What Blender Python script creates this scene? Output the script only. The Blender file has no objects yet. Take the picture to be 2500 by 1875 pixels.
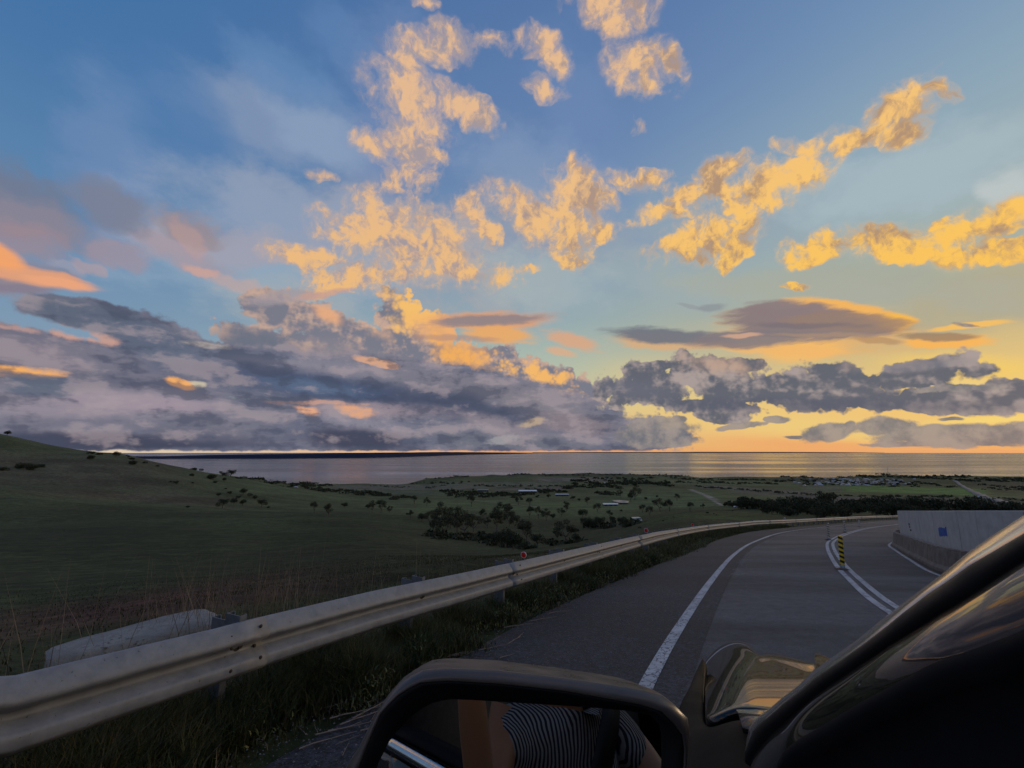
import bpy, bmesh, math, random
import numpy as np
from mathutils import Vector, Matrix, Euler, noise as mnoise
SC = bpy.context.scene
COL = SC.collection
R = math.radians
# ------------------------------------------------------------------ camera
W0, H0, F0 = 2500.0, 1875.0, 1049.0
PITCH = math.atan((1103.0-937.5)/F0)
SEA_Z = -170.0
cam_d = bpy.data.cameras.new('camera'); cam = bpy.data.objects.new('camera', cam_d); COL.objects.link(cam)
cam_d.sensor_fit = 'HORIZONTAL'; cam_d.sensor_width = 36.0; cam_d.lens = 36.0*F0/W0
cam_d.clip_start = 0.03; cam_d.clip_end = 200000.0
cam.location = (0, 0, 0); cam.rotation_euler = (R(90)+PITCH, 0, 0)
SC.camera = cam
SC.render.engine = 'CYCLES'
SC.view_settings.view_transform = 'Standard'; SC.view_settings.look = 'None'
SC.view_settings.exposure = 0.0; SC.view_settings.gamma = 1.0
SC.view_settings.use_curve_mapping = False
SC.cycles.max_bounces = 6; SC.cycles.diffuse_bounces = 2; SC.cycles.glossy_bounces = 4
SC.cycles.transmission_bounces = 4; SC.cycles.volume_bounces = 0
SC.cycles.use_denoising = True
SC.cycles.sample_clamp_indirect = 3.0
SC.cycles.adaptive_threshold = 0.02

def ray(px, py):
    """unit direction in the world seen at a point of the 2500 x 1875 photograph"""
    u = (px-W0/2)/F0; s = (H0/2-py)/F0
    c, sn = math.cos(PITCH), math.sin(PITCH)
    v = Vector((u, c - s*sn, sn + s*c)); v.normalize(); return v
def at(px, py, y):
    """point at forward distance y along that direction"""
    v = ray(px, py); return v*(y/v.y)
def lin(c):
    if isinstance(c, str):
        c = c.lstrip('#'); c = [int(c[i:i+2], 16)/255 for i in (0, 2, 4)]
    return tuple((x/12.92 if x <= .04045 else ((x+.055)/1.055)**2.4) for x in c[:3])

# ------------------------------------------------------------------ node helper
class T:
    """tiny node-graph expression helper"""
    def __init__(s, nt): s.nt = nt; s.k = 0
    def n(s, t, **kw):
        nd = s.nt.nodes.new(t); s.k += 1
        for a, b in kw.items():
            if getattr(nd, a) != b: setattr(nd, a, b)
        return nd
    def put(s, sock, v):
        if isinstance(v, bpy.types.NodeSocket): s.nt.links.new(v, sock)
        elif v is not None:
            if hasattr(sock.default_value, '__len__') and not hasattr(v, '__len__'): v = (v,)*len(sock.default_value)
            if hasattr(sock.default_value, '__len__') and len(sock.default_value) == 4 and len(v) == 3: v = (*v, 1)
            sock.default_value = v
    def m(s, op, a, b=None, c=None, clamp=False):
        nd = s.n('ShaderNodeMath', operation=op, use_clamp=clamp)
        s.put(nd.inputs[0], a)
        if b is not None: s.put(nd.inputs[1], b)
        if c is not None: s.put(nd.inputs[2], c)
        return nd.outputs[0]
    def v(s, op, a, b=None, sc=None):
        nd = s.n('ShaderNodeVectorMath', operation=op); s.put(nd.inputs[0], a)
        if b is not None: s.put(nd.inputs[1], b)
        if sc is not None: s.put(nd.inputs['Scale'], sc)
        return nd.outputs['Value'] if op in ('LENGTH', 'DOT_PRODUCT', 'DISTANCE') else nd.outputs['Vector']
    def mix(s, f, a, b, mode='MIX'):
        nd = s.n('ShaderNodeMix', data_type='RGBA', blend_type=mode)
        s.put(nd.inputs[0], f); s.put(nd.inputs[6], a); s.put(nd.inputs[7], b); return nd.outputs[2]
    def noise(s, vec, scale, detail=4, rough=.5, lac=2.0, color=False, dist=0.0):
        nd = s.n('ShaderNodeTexNoise'); s.put(nd.inputs['Vector'], vec)
        nd.inputs['Scale'].default_value = scale; nd.inputs['Detail'].default_value = detail
        nd.inputs['Roughness'].default_value = rough; nd.inputs['Lacunarity'].default_value = lac
        nd.inputs['Distortion'].default_value = dist
        return nd.outputs['Color' if color else 0]
    def ss(s, x, lo, hi, o0=0.0, o1=1.0, kind='SMOOTHSTEP'):
        nd = s.n('ShaderNodeMapRange', interpolation_type=kind)
        s.put(nd.inputs[0], x); s.put(nd.inputs[1], lo); s.put(nd.inputs[2], hi); s.put(nd.inputs[3], o0); s.put(nd.inputs[4], o1)
        return nd.outputs[0]
    def ramp(s, x, stops, interp='LINEAR'):
        nd = s.n('ShaderNodeValToRGB'); s.put(nd.inputs[0], x); cr = nd.color_ramp; cr.interpolation = interp
        while len(cr.elements) < len(stops): cr.elements.new(.5)
        for e, (p, c) in zip(cr.elements, stops): e.position = p
        for e, (p, c) in zip(cr.elements, stops): e.position = p; e.color = (*lin(c), 1) if isinstance(c, str) else (*c, 1)
        return nd.outputs[0]
    def mapping(s, vec, loc=(0, 0, 0), rot=(0, 0, 0), sc=(1, 1, 1), kind='POINT'):
        nd = s.n('ShaderNodeMapping', vector_type=kind); s.put(nd.inputs[0], vec)
        nd.inputs[1].default_value = loc; nd.inputs[2].default_value = rot; nd.inputs[3].default_value = sc
        return nd.outputs[0]
    def xyz(s, a, b, c):
        nd = s.n('ShaderNodeCombineXYZ'); s.put(nd.inputs[0], a); s.put(nd.inputs[1], b); s.put(nd.inputs[2], c); return nd.outputs[0]
    def sep(s, v):
        nd = s.n('ShaderNodeSeparateXYZ'); s.put(nd.inputs[0], v); return nd.outputs

# ------------------------------------------------------------------ the sky: clear dusk sky with procedural cloud layers
SUN_AZ, SUN_EL = R(62), R(3.0)
KX = 2500/2212
SKY_STRENGTH = 0.1
def azel(v): return math.degrees(math.atan2(v.x, v.y)), math.degrees(math.asin(max(-1, min(1, v.z))))
CELL = [0]
def make_blob_group():
    g = bpy.data.node_groups.new('cloud puff', 'ShaderNodeTree'); I = g.interface.new_socket
    for nm, ty in (('f', 'Float'), ('P', 'Vector'), ('loc', 'Vector'), ('rot', 'Vector'), ('scale', 'Vector'), ('w', 'Float')): I(nm, in_out='INPUT', socket_type='NodeSocket'+ty)
    I('f', in_out='OUTPUT', socket_type='NodeSocketFloat')
    t = T(g); gi = t.n('NodeGroupInput').outputs
    mp = t.n('ShaderNodeMapping', vector_type='TEXTURE')
    for k in range(4): g.links.new(gi[k+1], mp.inputs[k])
    gr = t.n('ShaderNodeTexGradient', gradient_type='SPHERICAL'); g.links.new(mp.outputs[0], gr.inputs[0])
    r = t.m('MAXIMUM', t.m('MULTIPLY', gr.outputs[1], gi[5]), gi[0])
    go = t.n('NodeGroupOutput'); g.links.new(r, go.inputs[0]); return g
def make_stroke_group():
    g = bpy.data.node_groups.new('cloud stroke', 'ShaderNodeTree'); I = g.interface.new_socket
    for nm, ty in (('base', 'Color'), ('P', 'Vector'), ('loc', 'Vector'), ('rot', 'Vector'), ('scale', 'Vector'), ('nz', 'Float'), ('k', 'Float'), ('lo', 'Float'), ('hi', 'Float'), ('op', 'Float'), ('col', 'Color')): I(nm, in_out='INPUT', socket_type='NodeSocket'+ty)
    I('c', in_out='OUTPUT', socket_type='NodeSocketColor')
    t = T(g); gi = t.n('NodeGroupInput').outputs
    mp = t.n('ShaderNodeMapping', vector_type='TEXTURE')
    for k in range(4): g.links.new(gi[k+1], mp.inputs[k])
    gr = t.n('ShaderNodeTexGradient', gradient_type='SPHERICAL'); g.links.new(mp.outputs[0], gr.inputs[0])
    f = gr.outputs[1]
    ins = t.m('MINIMUM', t.m('MULTIPLY', f, 6), 1)
    f = t.m('MULTIPLY_ADD', t.m('MULTIPLY', t.m('SUBTRACT', gi[5], .5), gi[6]), ins, f)
    a = t.ss(f, gi[7], gi[8], 0.0, gi[9])
    r = t.mix(a, gi[0], gi[10])
    go = t.n('NodeGroupOutput'); g.links.new(r, go.inputs[0]); return g
BLOB_G = make_blob_group(); STROKE_G = make_stroke_group()
class Region:
    """a cell of the sky, in azimuth and elevation: only the cloud strokes that touch it are built into it"""
    def __init__(s, a0, a1, e0, e1): s.b = (a0, a1, e0, e1)
    def touches(s, c_, tx, ty, L, h, margin=.10):
        a0, a1, e0, e1 = s.b
        L += margin; h += margin
        aa, ee = [], []
        for k in range(16):
            q = c_ + tx*L*math.cos(k*math.pi/8) + ty*h*math.sin(k*math.pi/8); q.normalize()
            A, E_ = azel(q); aa.append(A); ee.append(E_)
        return max(aa) > a0 and min(aa) < a1 and max(ee) > e0 and min(ee) < e1
def build_sky_group(name, reg, outside=False):
    nt = bpy.data.node_groups.new(name, 'ShaderNodeTree')
    nt.interface.new_socket('Color', in_out='OUTPUT', socket_type='NodeSocketColor')
    t = T(nt)
    CELL[0] += 1
    tc = t.n('ShaderNodeTexCoord'); P = t.v('ADD', tc.outputs['Generated'], (CELL[0]*2e-6, 0, 0))   # keeps the cells apart
    X, Y, Z = t.sep(P)
    el = t.m('DIVIDE', t.m('ARCSINE', Z), math.pi/2)            # 0 horizon .. 1 zenith
    side = t.v('DOT_PRODUCT', P, (math.sin(SUN_AZ), math.cos(SUN_AZ), 0))  # towards the sunset
    def E(my): return math.asin(ray(1250, my*KX).z)/(math.pi/2)
    low = reg.b[2] < 19
    high = reg.b[3] > 19
    east = t.ramp(el, [(0, '#8f97a0'), (.06, '#8b9fb0'), (.14, '#7a96b0'), (.24, '#5f86ad'), (.38, '#4875a6'), (.55, '#3b6a9f'), (1, '#345f92')])
    mid = t.ramp(el, [(0, '#e3ae74'), (.03, '#dcc08a'), (.075, '#d0c799'), (.12, '#b1bdaa'), (.19, '#92a9b0'), (.28, '#7d95b2'), (.42, '#6683ae'), (.6, '#5474a4'), (1, '#486b98')])
    west = t.ramp(el, [(0, '#eba968'), (.03, '#efc075'), (.07, '#ebc677'), (.12, '#cdb684'), (.18, '#afae98'), (.25, '#9fafae'), (.34, '#94acb8'), (.46, '#7c9bb8'), (.65, '#668ab0'), (1, '#587da5')])
    c = t.mix(t.ss(side, -.35, .50), east, mid)
    c = t.mix(t.ss(side, .45, 1.0), c, west)
    w1 = t.noise(P, 3.2, 2, .5, color=True); w2 = t.noise(P, 15, 3, .6, color=True)
    w1c = t.v('SUBTRACT', w1, (.5, .5, .5)); w2c = t.v('SUBTRACT', w2, (.5, .5, .5))
    P0 = t.v('ADD', P, t.v('SCALE', w2c, sc=.016))
    P1 = t.v('ADD', P0, t.v('SCALE', w1c, sc=.05))
    P2 = t.v('ADD', P1, t.v('SCALE', w2c, sc=.045))
    WARP = {0: P0, 1: P1, 2: P2}
    nF = t.noise(P, 22, 5, .62)
    P1_ = lambda: P1
    nS = t.noise(P, 7, 4, .55)
    nV = t.noise(t.mapping(P1_(), rot=(0, R(-38), 0), sc=(1, 1, 1.9)), 6.5, 6, .62)
    STR = t.mapping(P, rot=(0, R(-7), 0), sc=(1, 1, 5.5))
    nH = t.noise(STR, 5, 5, .6, dist=.4)                          # long flat streaks
    def cen(x, k=.5): return t.m('SUBTRACT', x, k)
    def blob(mx0, my0, mx1, my1, hw, grow=1.0):
        a = ray(mx0*KX, my0*KX); b = ray(mx1*KX, my1*KX)
        c_ = (a+b); c_.normalize(); tx = (b-a)
        L = max(tx.length/2, 1e-4)
        mid_m = ((mx0+mx1)/2*KX, (my0+my1)/2*KX)
        h = (ray(mid_m[0], mid_m[1]-hw*KX)-ray(mid_m[0], mid_m[1]+hw*KX)).length/2
        if (Vector((mx1-mx0, my1-my0))).length < 1: tx = ray(mid_m[0]+10, mid_m[1])-c_
        tx = tx - c_*tx.dot(c_); tx.normalize(); ty = c_.cross(tx)
        LL, hh = (L+h*.6)*grow, h*grow
        if not reg.touches(c_, tx, ty, LL, hh, .05): return None
        return c_, Matrix((tx, ty, c_)).transposed().to_euler(), (LL, hh, 1.2)
    def field(bl, P_=P2, grow=1.0):
        f = None
        for b in bl:
            q = blob(*b[:5], grow=grow)
            if q is None: continue
            gn = nt.nodes.new('ShaderNodeGroup'); gn.node_tree = BLOB_G; t.k += 1; i_ = gn.inputs
            if f is not None: nt.links.new(f, i_[0])
            nt.links.new(P_, i_[1]); i_[2].default_value = q[0]; i_[3].default_value = q[1]; i_[4].default_value = q[2]
            i_[5].default_value = b[5] if len(b) > 5 else 1.0
            f = gn.outputs[0]
        return f
    def stroke(base, b, col, op=1.0, warp=1, lo=.0, hi=.7, nz=None, k=.4, grow=1.2):
        q = blob(*b, grow=grow)
        if q is None: return base
        gn = nt.nodes.new('ShaderNodeGroup'); gn.node_tree = STROKE_G; t.k += 1; i_ = gn.inputs
        nt.links.new(base, i_[0]); nt.links.new(WARP[warp], i_[1]); i_[2].default_value = q[0]; i_[3].default_value = q[1]; i_[4].default_value = q[2]
        if nz is not None: nt.links.new(nz, i_[5]); i_[6].default_value = k
        else: i_[6].default_value = 0
        i_[7].default_value = lo; i_[8].default_value = hi; i_[9].default_value = op; i_[10].default_value = (*lin(col), 1)
        return gn.outputs[0]
    gate = None
    if outside:
        gate = t.m('MAXIMUM', t.ss(Y, .52, .38), t.ss(Z, .80, .88))
    # ---- 1 thin veils high up
    for b, col, op in VEILS: c = stroke(c, b, col, min(op*1.65, .92), 2, .0, .75, nV, 1.5, 1.5)
    # ---- 2 soft dusky clouds, left
    for b, col, op in DUSKY: c = stroke(c, b, col, op, 2, .0, .6, nV, 1.3, 1.5)
    for b, col, op in WEDGE: c = stroke(c, b, col, op, 0, .06, .6, nH, 1.0, 1.3)
    # ---- 3 ragged golden patches
    f = field(PATCHES, P2, 1.5)
    if outside:
        fo = t.m('MULTIPLY', t.m('MULTIPLY', t.ss(t.noise(P, 2.6, 2, .5), .50, .72), gate), t.ss(el, .08, .22))
        f = fo if f is None else t.m('MAXIMUM', f, fo)
    if f is not None:
        fibv = t.mapping(P2, rot=(0, R(35), 0), sc=(1, 1, 1))
        n_a = t.noise(fibv, 30, 6, .68)
        n_o = t.noise(t.v('ADD', fibv, (.0065, 0, -.005)), 30, 5, .68)
        n_m = t.noise(P2, 13, 3, .6)
        relief = t.m('SUBTRACT', n_a, n_o)
        rel2 = t.m('SUBTRACT', t.noise(P2, 11, 3, .55), t.noise(t.v('ADD', P2, (.020, .0, -.016)), 11, 3, .55))
        wavy = t.mapping(P1, rot=(0, R(-32), 0), sc=(1.0, 1.0, .22))
        n_w = t.noise(wavy, 60, 3, .55)
        inside = t.m('MINIMUM', t.m('MULTIPLY', f, 7), 1)
        nn = t.m('ADD', t.m('MULTIPLY', cen(n_a), 1.55), t.m('ADD', t.m('MULTIPLY', cen(n_w), .75), t.m('MULTIPLY', cen(n_m), 1.7)))
        f2 = t.m('MULTIPLY_ADD', nn, inside, f)
        gold_l = t.mix(t.ss(el, .1, .5), lin('#efba74'), lin('#e6ba90'))
        gold_l = t.mix(t.ss(side, .25, .85), gold_l, t.mix(t.ss(el, .15, .5), lin('#fcc455'), lin('#f4c382')))
        gold_d = t.mix(t.ss(side, .1, .8), lin('#a1989f'), lin('#b08f72'))
        shade = t.m('MULTIPLY_ADD', relief, 1.9, t.m('MULTIPLY_ADD', cen(n_w), 1.0, t.m('MULTIPLY_ADD', rel2, 3.4, t.m('MULTIPLY_ADD', t.m('SUBTRACT', nS, .5), 1.6, t.m('MULTIPLY_ADD', f2, .35, .42)))))
        gold = t.mix(t.ss(shade, .0, .95), gold_d, gold_l)
        c = t.mix(t.m('MULTIPLY', t.ss(f2, -.10, .45, 0, .38), inside), c, t.mix(.45, gold_l, lin('#a9a6ae')))
        c = t.mix(t.ss(f2, t.ss(el, .2, .5, .14, .24), t.ss(el, .2, .5, .62, .85), 0.0, .95), c, gold)
    nL = t.noise(t.mapping(P0, rot=(0, R(-3), 0), sc=(1, 1, 7)), 9, 6, .65)
    # ---- 4 lens clouds with glowing rims, right
    for b, col, op, lo, hi in LENS: c = stroke(c, b, col, op, 0, lo, hi, nL, .8, 1.2)
    # ---- 5 far glow near the horizon, right
    for b, col, op in GLOW: c = stroke(c, b, col, op, 1, .0, .9, nH, .4, 1.2)
    if low:
        def vor(v):
            nd = t.n('ShaderNodeTexVoronoi', feature='F1'); t.put(nd.inputs['Vector'], v)
            nd.inputs['Scale'].default_value = 24; nd.inputs['Detail'].default_value = 2; nd.inputs['Roughness'].default_value = .6
            nd.inputs['Lacunarity'].default_value = 2.3; return nd.outputs['Distance']
        bil = vor(P0)                                               # cauliflower heads
        bofs = t.v('ADD', P0, (-.010, 0, -.012))
        brel = t.m('SUBTRACT', vor(bofs), bil)                      # lit from upper right
        STR2 = t.mapping(P0, rot=(0, R(-6), 0), sc=(1, 1, 2.4))
        STR3 = t.v('ADD', STR2, (-.022, -.010, -.060))
        relB = t.m('SUBTRACT', t.noise(STR3, 8.5, 5, .58), t.noise(STR2, 8.5, 5, .58))
        def cumulus(base, blobs, dark, light, lightk=.5, grow=1.45, bk=.45, lo=.03, hi=.17, tints=(), bias=0.0, nk=.55):
            f = field(blobs, P0, grow)
            if f is None: return base
            ins = t.m('MINIMUM', t.m('MULTIPLY', f, 9), 1)
            f = t.m('MULTIPLY_ADD', t.m('ADD', t.m('MULTIPLY', cen(bil, .42), -bk), t.m('MULTIPLY', cen(nF), nk)), ins, f)
            edge = t.ss(f, lo, lo+.5)
            sh = t.m('MULTIPLY_ADD', brel, .9, t.m('MULTIPLY', t.m('SUBTRACT', 1.0, edge), lightk))
            sh = t.m('MULTIPLY_ADD', cen(nF), .7, t.m('MULTIPLY_ADD', relB, -2.2, sh))
            sh = t.m('ADD', sh, bias)
            col = t.mix(t.ss(sh, -.2, .8), lin(dark), lin(light))
            for tn in tints: col = stroke(col, *tn)
            return t.mix(t.ss(f, lo, hi), base, col)
        # ---- 6 tower cumulus in the centre and its glowing anvil
        c = cumulus(c, TOWER, '#797a88', '#c3a595', .35, grow=1.6, bk=.38, nk=.45, tints=[
            ((850, 640, 930, 710, 70), '#f6bf6c', .95, 0, .0, .5, bil, -.6), ((900, 700, 1050, 740, 40), '#f0b070', .85, 0, .0, .7), ((930, 740, 1060, 800, 54), '#f2ae5c', .95, 0, .0, .6, bil, -.5), ((1050, 765, 1310, 860, 44), '#f5b868', .95, 0, .0, .55, bil, -.9),
            ((680, 660, 740, 700, 20), '#e9ab7c', .8, 0, .1, .8), ((480, 730, 620, 755, 44), '#6a7080', .9, 1, .0, .7), ((640, 750, 860, 800, 44), '#8b858e', .7, 1, .0, .8), ((780, 700, 850, 730, 26), '#e2b38c', .6, 0, .0, .8, bil, -.5)])
        for b, col, op in ANVIL: c = stroke(c, b, col, op, 0, .08, .6, nL, 1.0, 1.3)
        # ---- 7 the long grey bank across the left and centre
        top = field(BANK, P0, 1.35)
        if outside:
            fo = t.m('MULTIPLY', t.m('MULTIPLY', t.ss(t.noise(STR, 2.2, 3, .5), .40, .58), gate), t.ss(el, .16, .05))
            top = fo if top is None else t.m('MAXIMUM', top, fo)
        if top is not None:
            ins = t.m('MINIMUM', t.m('MULTIPLY', top, 9), 1)
            fb = t.m('ADD', t.m('MULTIPLY', cen(nF), .50), t.m('ADD', t.m('MULTIPLY', cen(bil, .42), -.16), t.m('MULTIPLY', cen(nH), .30)))
            fb = t.m('MULTIPLY_ADD', fb, ins, top)
            body = t.mix(t.ss(nH, .3, .7), lin('#60667a'), lin('#7f7c8a')); nE = t.m('MULTIPLY_ADD', nH, .5, t.m('MULTIPLY', nF, .5))
            for b, col, op, lo, hi in BODY: body = stroke(body, b, col, op, 0, lo if b[4] >= 14 else .12, hi if b[4] >= 14 else .6, nE if b[4] >= 14 else nE, 1.1 if b[4] >= 14 else 2.4, 1.2 if b[4] >= 14 else 1.7)
            puff = t.m('MULTIPLY_ADD', brel, .22, t.m('MULTIPLY_ADD', cen(nF), .22, t.m('MULTIPLY_ADD', cen(nH), .7, t.m('MULTIPLY_ADD', cen(nS), .5, t.m('MULTIPLY', relB, -2.6)))))
            body = t.mix(t.ss(puff, -.02, -.42, 0, .60), body, lin('#434a5f'))
            body = t.mix(t.ss(puff, .03, .48, 0, .50), body, lin('#a99ba0'))
            c = t.mix(t.ss(fb, .06, .22), c, body)
        # ---- 8 grey cumulus line, right
        c = cumulus(c, RIGHTLINE, '#61646f', '#a89a96', .22, bk=.40, bias=.03, grow=1.6, tints=[
                ((1420, 775, 1720, 805, 34), '#bd9f8c', .8, 0, 0, .8, bil, -.6), ((1740, 780, 2110, 790, 30), '#a08d88', .6, 0, 0, .8, bil, -.6), ((1380, 870, 2300, 885, 24), '#585c6c', .80, 0, .0, .8, nF, .6), ((1300, 830, 1450, 850, 30), '#6a6c7a', .6, 0, 0, .8, nF, .8), ((1850, 800, 2110, 780, 16), '#7a7a84', .6, 0, 0, .8)])
        f = field(LOWBITS, P0, 1.5)
        if f is not None:
            ins = t.m('MINIMUM', t.m('MULTIPLY', f, 9), 1)
            f = t.m('MULTIPLY_ADD', t.m('ADD', t.m('MULTIPLY', cen(nF), 1.3), t.m('MULTIPLY', cen(nH), .6)), ins, f)
            c = t.mix(t.ss(f, .10, .38, 0, .93), c, t.mix(t.ss(nF, .35, .65), lin('#6c6f78'), lin('#9d928c')))
        # ---- 9 the bright slit under the bank
        glow = t.mix(t.ss(side, -.3, .55), lin('#dcc8ae'), lin('#e9a56e'))
        slit = t.ss(t.m('MULTIPLY_ADD', cen(nF), .010, el), E(974.5)+.0018, E(974.5)-.0012)
        c = t.mix(slit, c, glow)
        c = t.mix(t.ss(Z, -.004, -.02), c, lin('#4a5058'))
    go = t.n('NodeGroupOutput'); nt.links.new(c, go.inputs[0])
    return nt, t.k
VEILS = [
    ((640, 470, 1080, 600, 105), '#aca6a8', .5), ((1100, 440, 1340, 520, 70), '#9a9faa', .35), ((1350, 470, 1700, 470, 70), '#94a3ae', .35), ((700, 30, 760, 120, 60), '#5f82b0', .4), ((1300, 560, 1560, 640, 50), '#9dabae', .4), ((500, 560, 760, 660, 50), '#9fabb4', .4), ((1600, 600, 2250, 640, 45), '#a3a798', .45),
    ((480, 220, 760, 330, 95), '#7f93b3', .55), ((500, 90, 700, 200, 60), '#6488b4', .4), ((230, 220, 260, 480, 80), '#6a88b2', .5), ((340, 150, 420, 330, 90), '#557cac', .4),
    ((400, 430, 800, 500, 90), '#8c9cb6', .6), ((860, 130, 860, 380, 110), '#7289b2', .35), ((1060, 330, 1300, 430, 80), '#8499b8', .4), ((620, 260, 740, 320, 50), '#8ba0bc', .4),
    ((1050, 590, 1300, 630, 60), '#a2b0b4', .5), ((1750, 420, 2212, 330, 90), '#a6b8c0', .5), ((1900, 700, 2300, 600, 60), '#b0a88e', .5),
    ((350, 560, 800, 600, 70), '#8fa5ba', .5), ((500, 640, 800, 700, 50), '#9fa9b0', .5), ((2180, 380, 2190, 420, 40), '#bcc4c4', .6),
    ((300, 500, 700, 540, 40), '#a09fae', .5), ((1200, 120, 1300, 330, 90), '#6f8ab4', .3), ((1500, 600, 2100, 640, 40), '#a9aca0', .4)]
DUSKY = [
    ((-60, 400, 120, 470, 60), '#72798e', .85), ((-40, 440, 170, 500, 40), '#8b8594', .8), ((190, 410, 290, 460, 42), '#7a7f92', .85),
    ((380, 470, 470, 490, 30), '#96898f', .8), ((210, 530, 290, 545, 24), '#9f8e99', .7), ((-40, 500, 90, 520, 40), '#9d8890', .7),
    ((340, 520, 500, 580, 26), '#a8949c', .6), ((400, 470, 430, 520, 18), '#c09a92', .45), ((420, 565, 480, 580, 12), '#d8a48e', .6), ((160, 560, 210, 570, 12), '#bd9a98', .5),
    ((100, 560, 160, 575, 12), '#a09cac', .6), ((480, 590, 560, 620, 16), '#c3a49c', .6)]
WEDGE = [((-200, 585, 120, 605, 40), '#8f828c', .9), ((-120, 560, 190, 620, 20), '#df9f7a', .95), ((-40, 530, 30, 570, 26), '#f2a46a', .95), ((60, 600, 200, 622, 10), '#eaa57c', .8),
    ((-60, 618, 110, 628, 10), '#857c8c', .9)]
PATCHES = [
    (1250, -10, 1370, 20, 58), (1300, 50, 1350, 70, 30), (1240, -20, 1260, 0, 30),
    (900, 10, 940, 20, 16, .7), (860, 110, 1000, 110, 34), (870, 90, 900, 170, 30), (950, 80, 1000, 120, 34), (1030, 95, 1100, 100, 20, .72), (1110, 90, 1130, 70, 16, .6), (1150, 80, 1190, 110, 34), (1190, 120, 1215, 160, 34), (1150, 190, 1200, 210, 24), (1200, 130, 1215, 175, 20),
    (830, 190, 930, 260, 62), (840, 230, 900, 360, 62), (780, 290, 830, 340, 32), (830, 370, 860, 395, 22), (920, 310, 960, 330, 18), (950, 200, 1060, 260, 30), (1000, 250, 1060, 265, 22), (880, 170, 900, 200, 24),
    (670, 375, 710, 380, 12, .8), (1370, 270, 1390, 285, 10, .8), (1350, 135, 1430, 175, 52), (1400, 120, 1460, 165, 28), (1380, 180, 1420, 205, 26),
    (600, 540, 720, 560, 26), (720, 490, 830, 520, 50), (800, 480, 960, 560, 72), (880, 470, 990, 560, 56), (700, 600, 900, 590, 34), (860, 580, 1090, 600, 24), (650, 640, 800, 600, 15), (1010, 430, 1040, 490, 30), (1030, 470, 1060, 520, 24),
    (1080, 430, 1190, 480, 34), (1120, 440, 1160, 510, 30), (1220, 390, 1290, 450, 50), (1215, 410, 1250, 540, 42), (1230, 350, 1240, 390, 18), (1290, 480, 1310, 500, 24), (1200, 540, 1260, 575, 18), (1330, 380, 1450, 395, 20, .8),
    (1350, 475, 1480, 430, 20), (1440, 440, 1560, 390, 38), (1500, 380, 1590, 350, 28), (1420, 540, 1560, 500, 34), (1500, 520, 1620, 460, 46), (1560, 460, 1700, 380, 54), (1620, 420, 1770, 350, 40), (1680, 390, 1780, 310, 32), (1690, 310, 1780, 320, 18), (1560, 560, 1610, 520, 22),
    (1800, 310, 1910, 265, 22), (1910, 240, 2000, 195, 44), (1930, 260, 1990, 280, 26), (2000, 180, 2050, 200, 22), (1810, 330, 1850, 300, 16),
    (1710, 540, 1860, 510, 30), (1780, 520, 2000, 520, 34), (1850, 548, 2300, 545, 22), (2000, 520, 2240, 450, 34), (2120, 470, 2320, 425, 28), (1720, 570, 1800, 550, 14), (1690, 620, 1730, 628, 10, .8),
    (1100, 590, 1170, 570, 12, .5)]
LENS = [
    ((1320, 730, 1560, 742, 24), '#d9aa7a', .8, .1, .5), ((1560, 700, 1990, 735, 58), '#dfae70', .85, .12, .6), ((1700, 655, 1960, 690, 22), '#f2b35c', .95, .1, .45), ((1900, 700, 1968, 690, 22), '#f8b848', .95, .15, .5), ((1940, 738, 2150, 735, 17), '#f6b45a', .95, .1, .45),
    ((2010, 712, 2200, 694, 8), '#f5bd60', .9, .1, .5), ((1640, 770, 1840, 745, 26), '#f4ba68', .8, .1, .6),
    ((1500, 745, 1860, 765, 14), '#f0b66c', .8, .1, .6),
    ((1560, 690, 1900, 712, 40), '#85787b', .95, .14, .5), ((1600, 668, 1850, 690, 28), '#8a7a7c', .95, .1, .45), ((1700, 690, 1960, 700, 24), '#957d70', .85, .1, .45), ((1300, 716, 1580, 735, 20), '#70747f', .95, .1, .55), ((1480, 740, 1760, 725, 22), '#82787c', .9, .1, .5), ((1940, 725, 2120, 728, 11), '#9c8268', .9, .1, .5), ((1840, 735, 1960, 738, 9), '#b08a66', .7, .1, .5),
    ((1560, 728, 1650, 722, 6), '#d8a98c', .75, .1, .6), ((1500, 668, 1570, 662, 10), '#8a8e94', .7, .1, .6), ((1600, 700, 1880, 706, 8), '#766d74', .7, .05, .7), ((1660, 722, 1900, 726, 6), '#a88b74', .7, .05, .7), ((1460, 655, 1520, 668, 6), '#8e9094', .5, .1, .6)]
GLOW = [((1300, 800, 1700, 850, 50), '#dcc48c', .6), ((1900, 780, 2300, 800, 30), '#f2ca68', .85), ((1950, 840, 2300, 845, 24), '#ecd08a', .8), ((1400, 910, 2300, 925, 34), '#ebc87c', .9), ((1500, 955, 2300, 958, 18), '#eba86c', .9), ((2000, 905, 2300, 900, 12), '#f2d277', .9), ((1900, 935, 2300, 932, 6), '#dc966c', .6)]
TOWER = [(855, 662, 880, 750, 46), (920, 705, 965, 760, 42), (880, 690, 960, 770, 44), (820, 760, 980, 800, 44), (780, 720, 810, 790, 30), (690, 690, 750, 780, 46), (550, 655, 690, 700, 38), (480, 735, 640, 760, 40), (600, 750, 900, 800, 64), (900, 760, 1080, 840, 66), (1050, 780, 1180, 840, 46), (1100, 800, 1240, 840, 40), (1180, 826, 1300, 862, 30), (640, 700, 900, 770, 40)]
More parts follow.
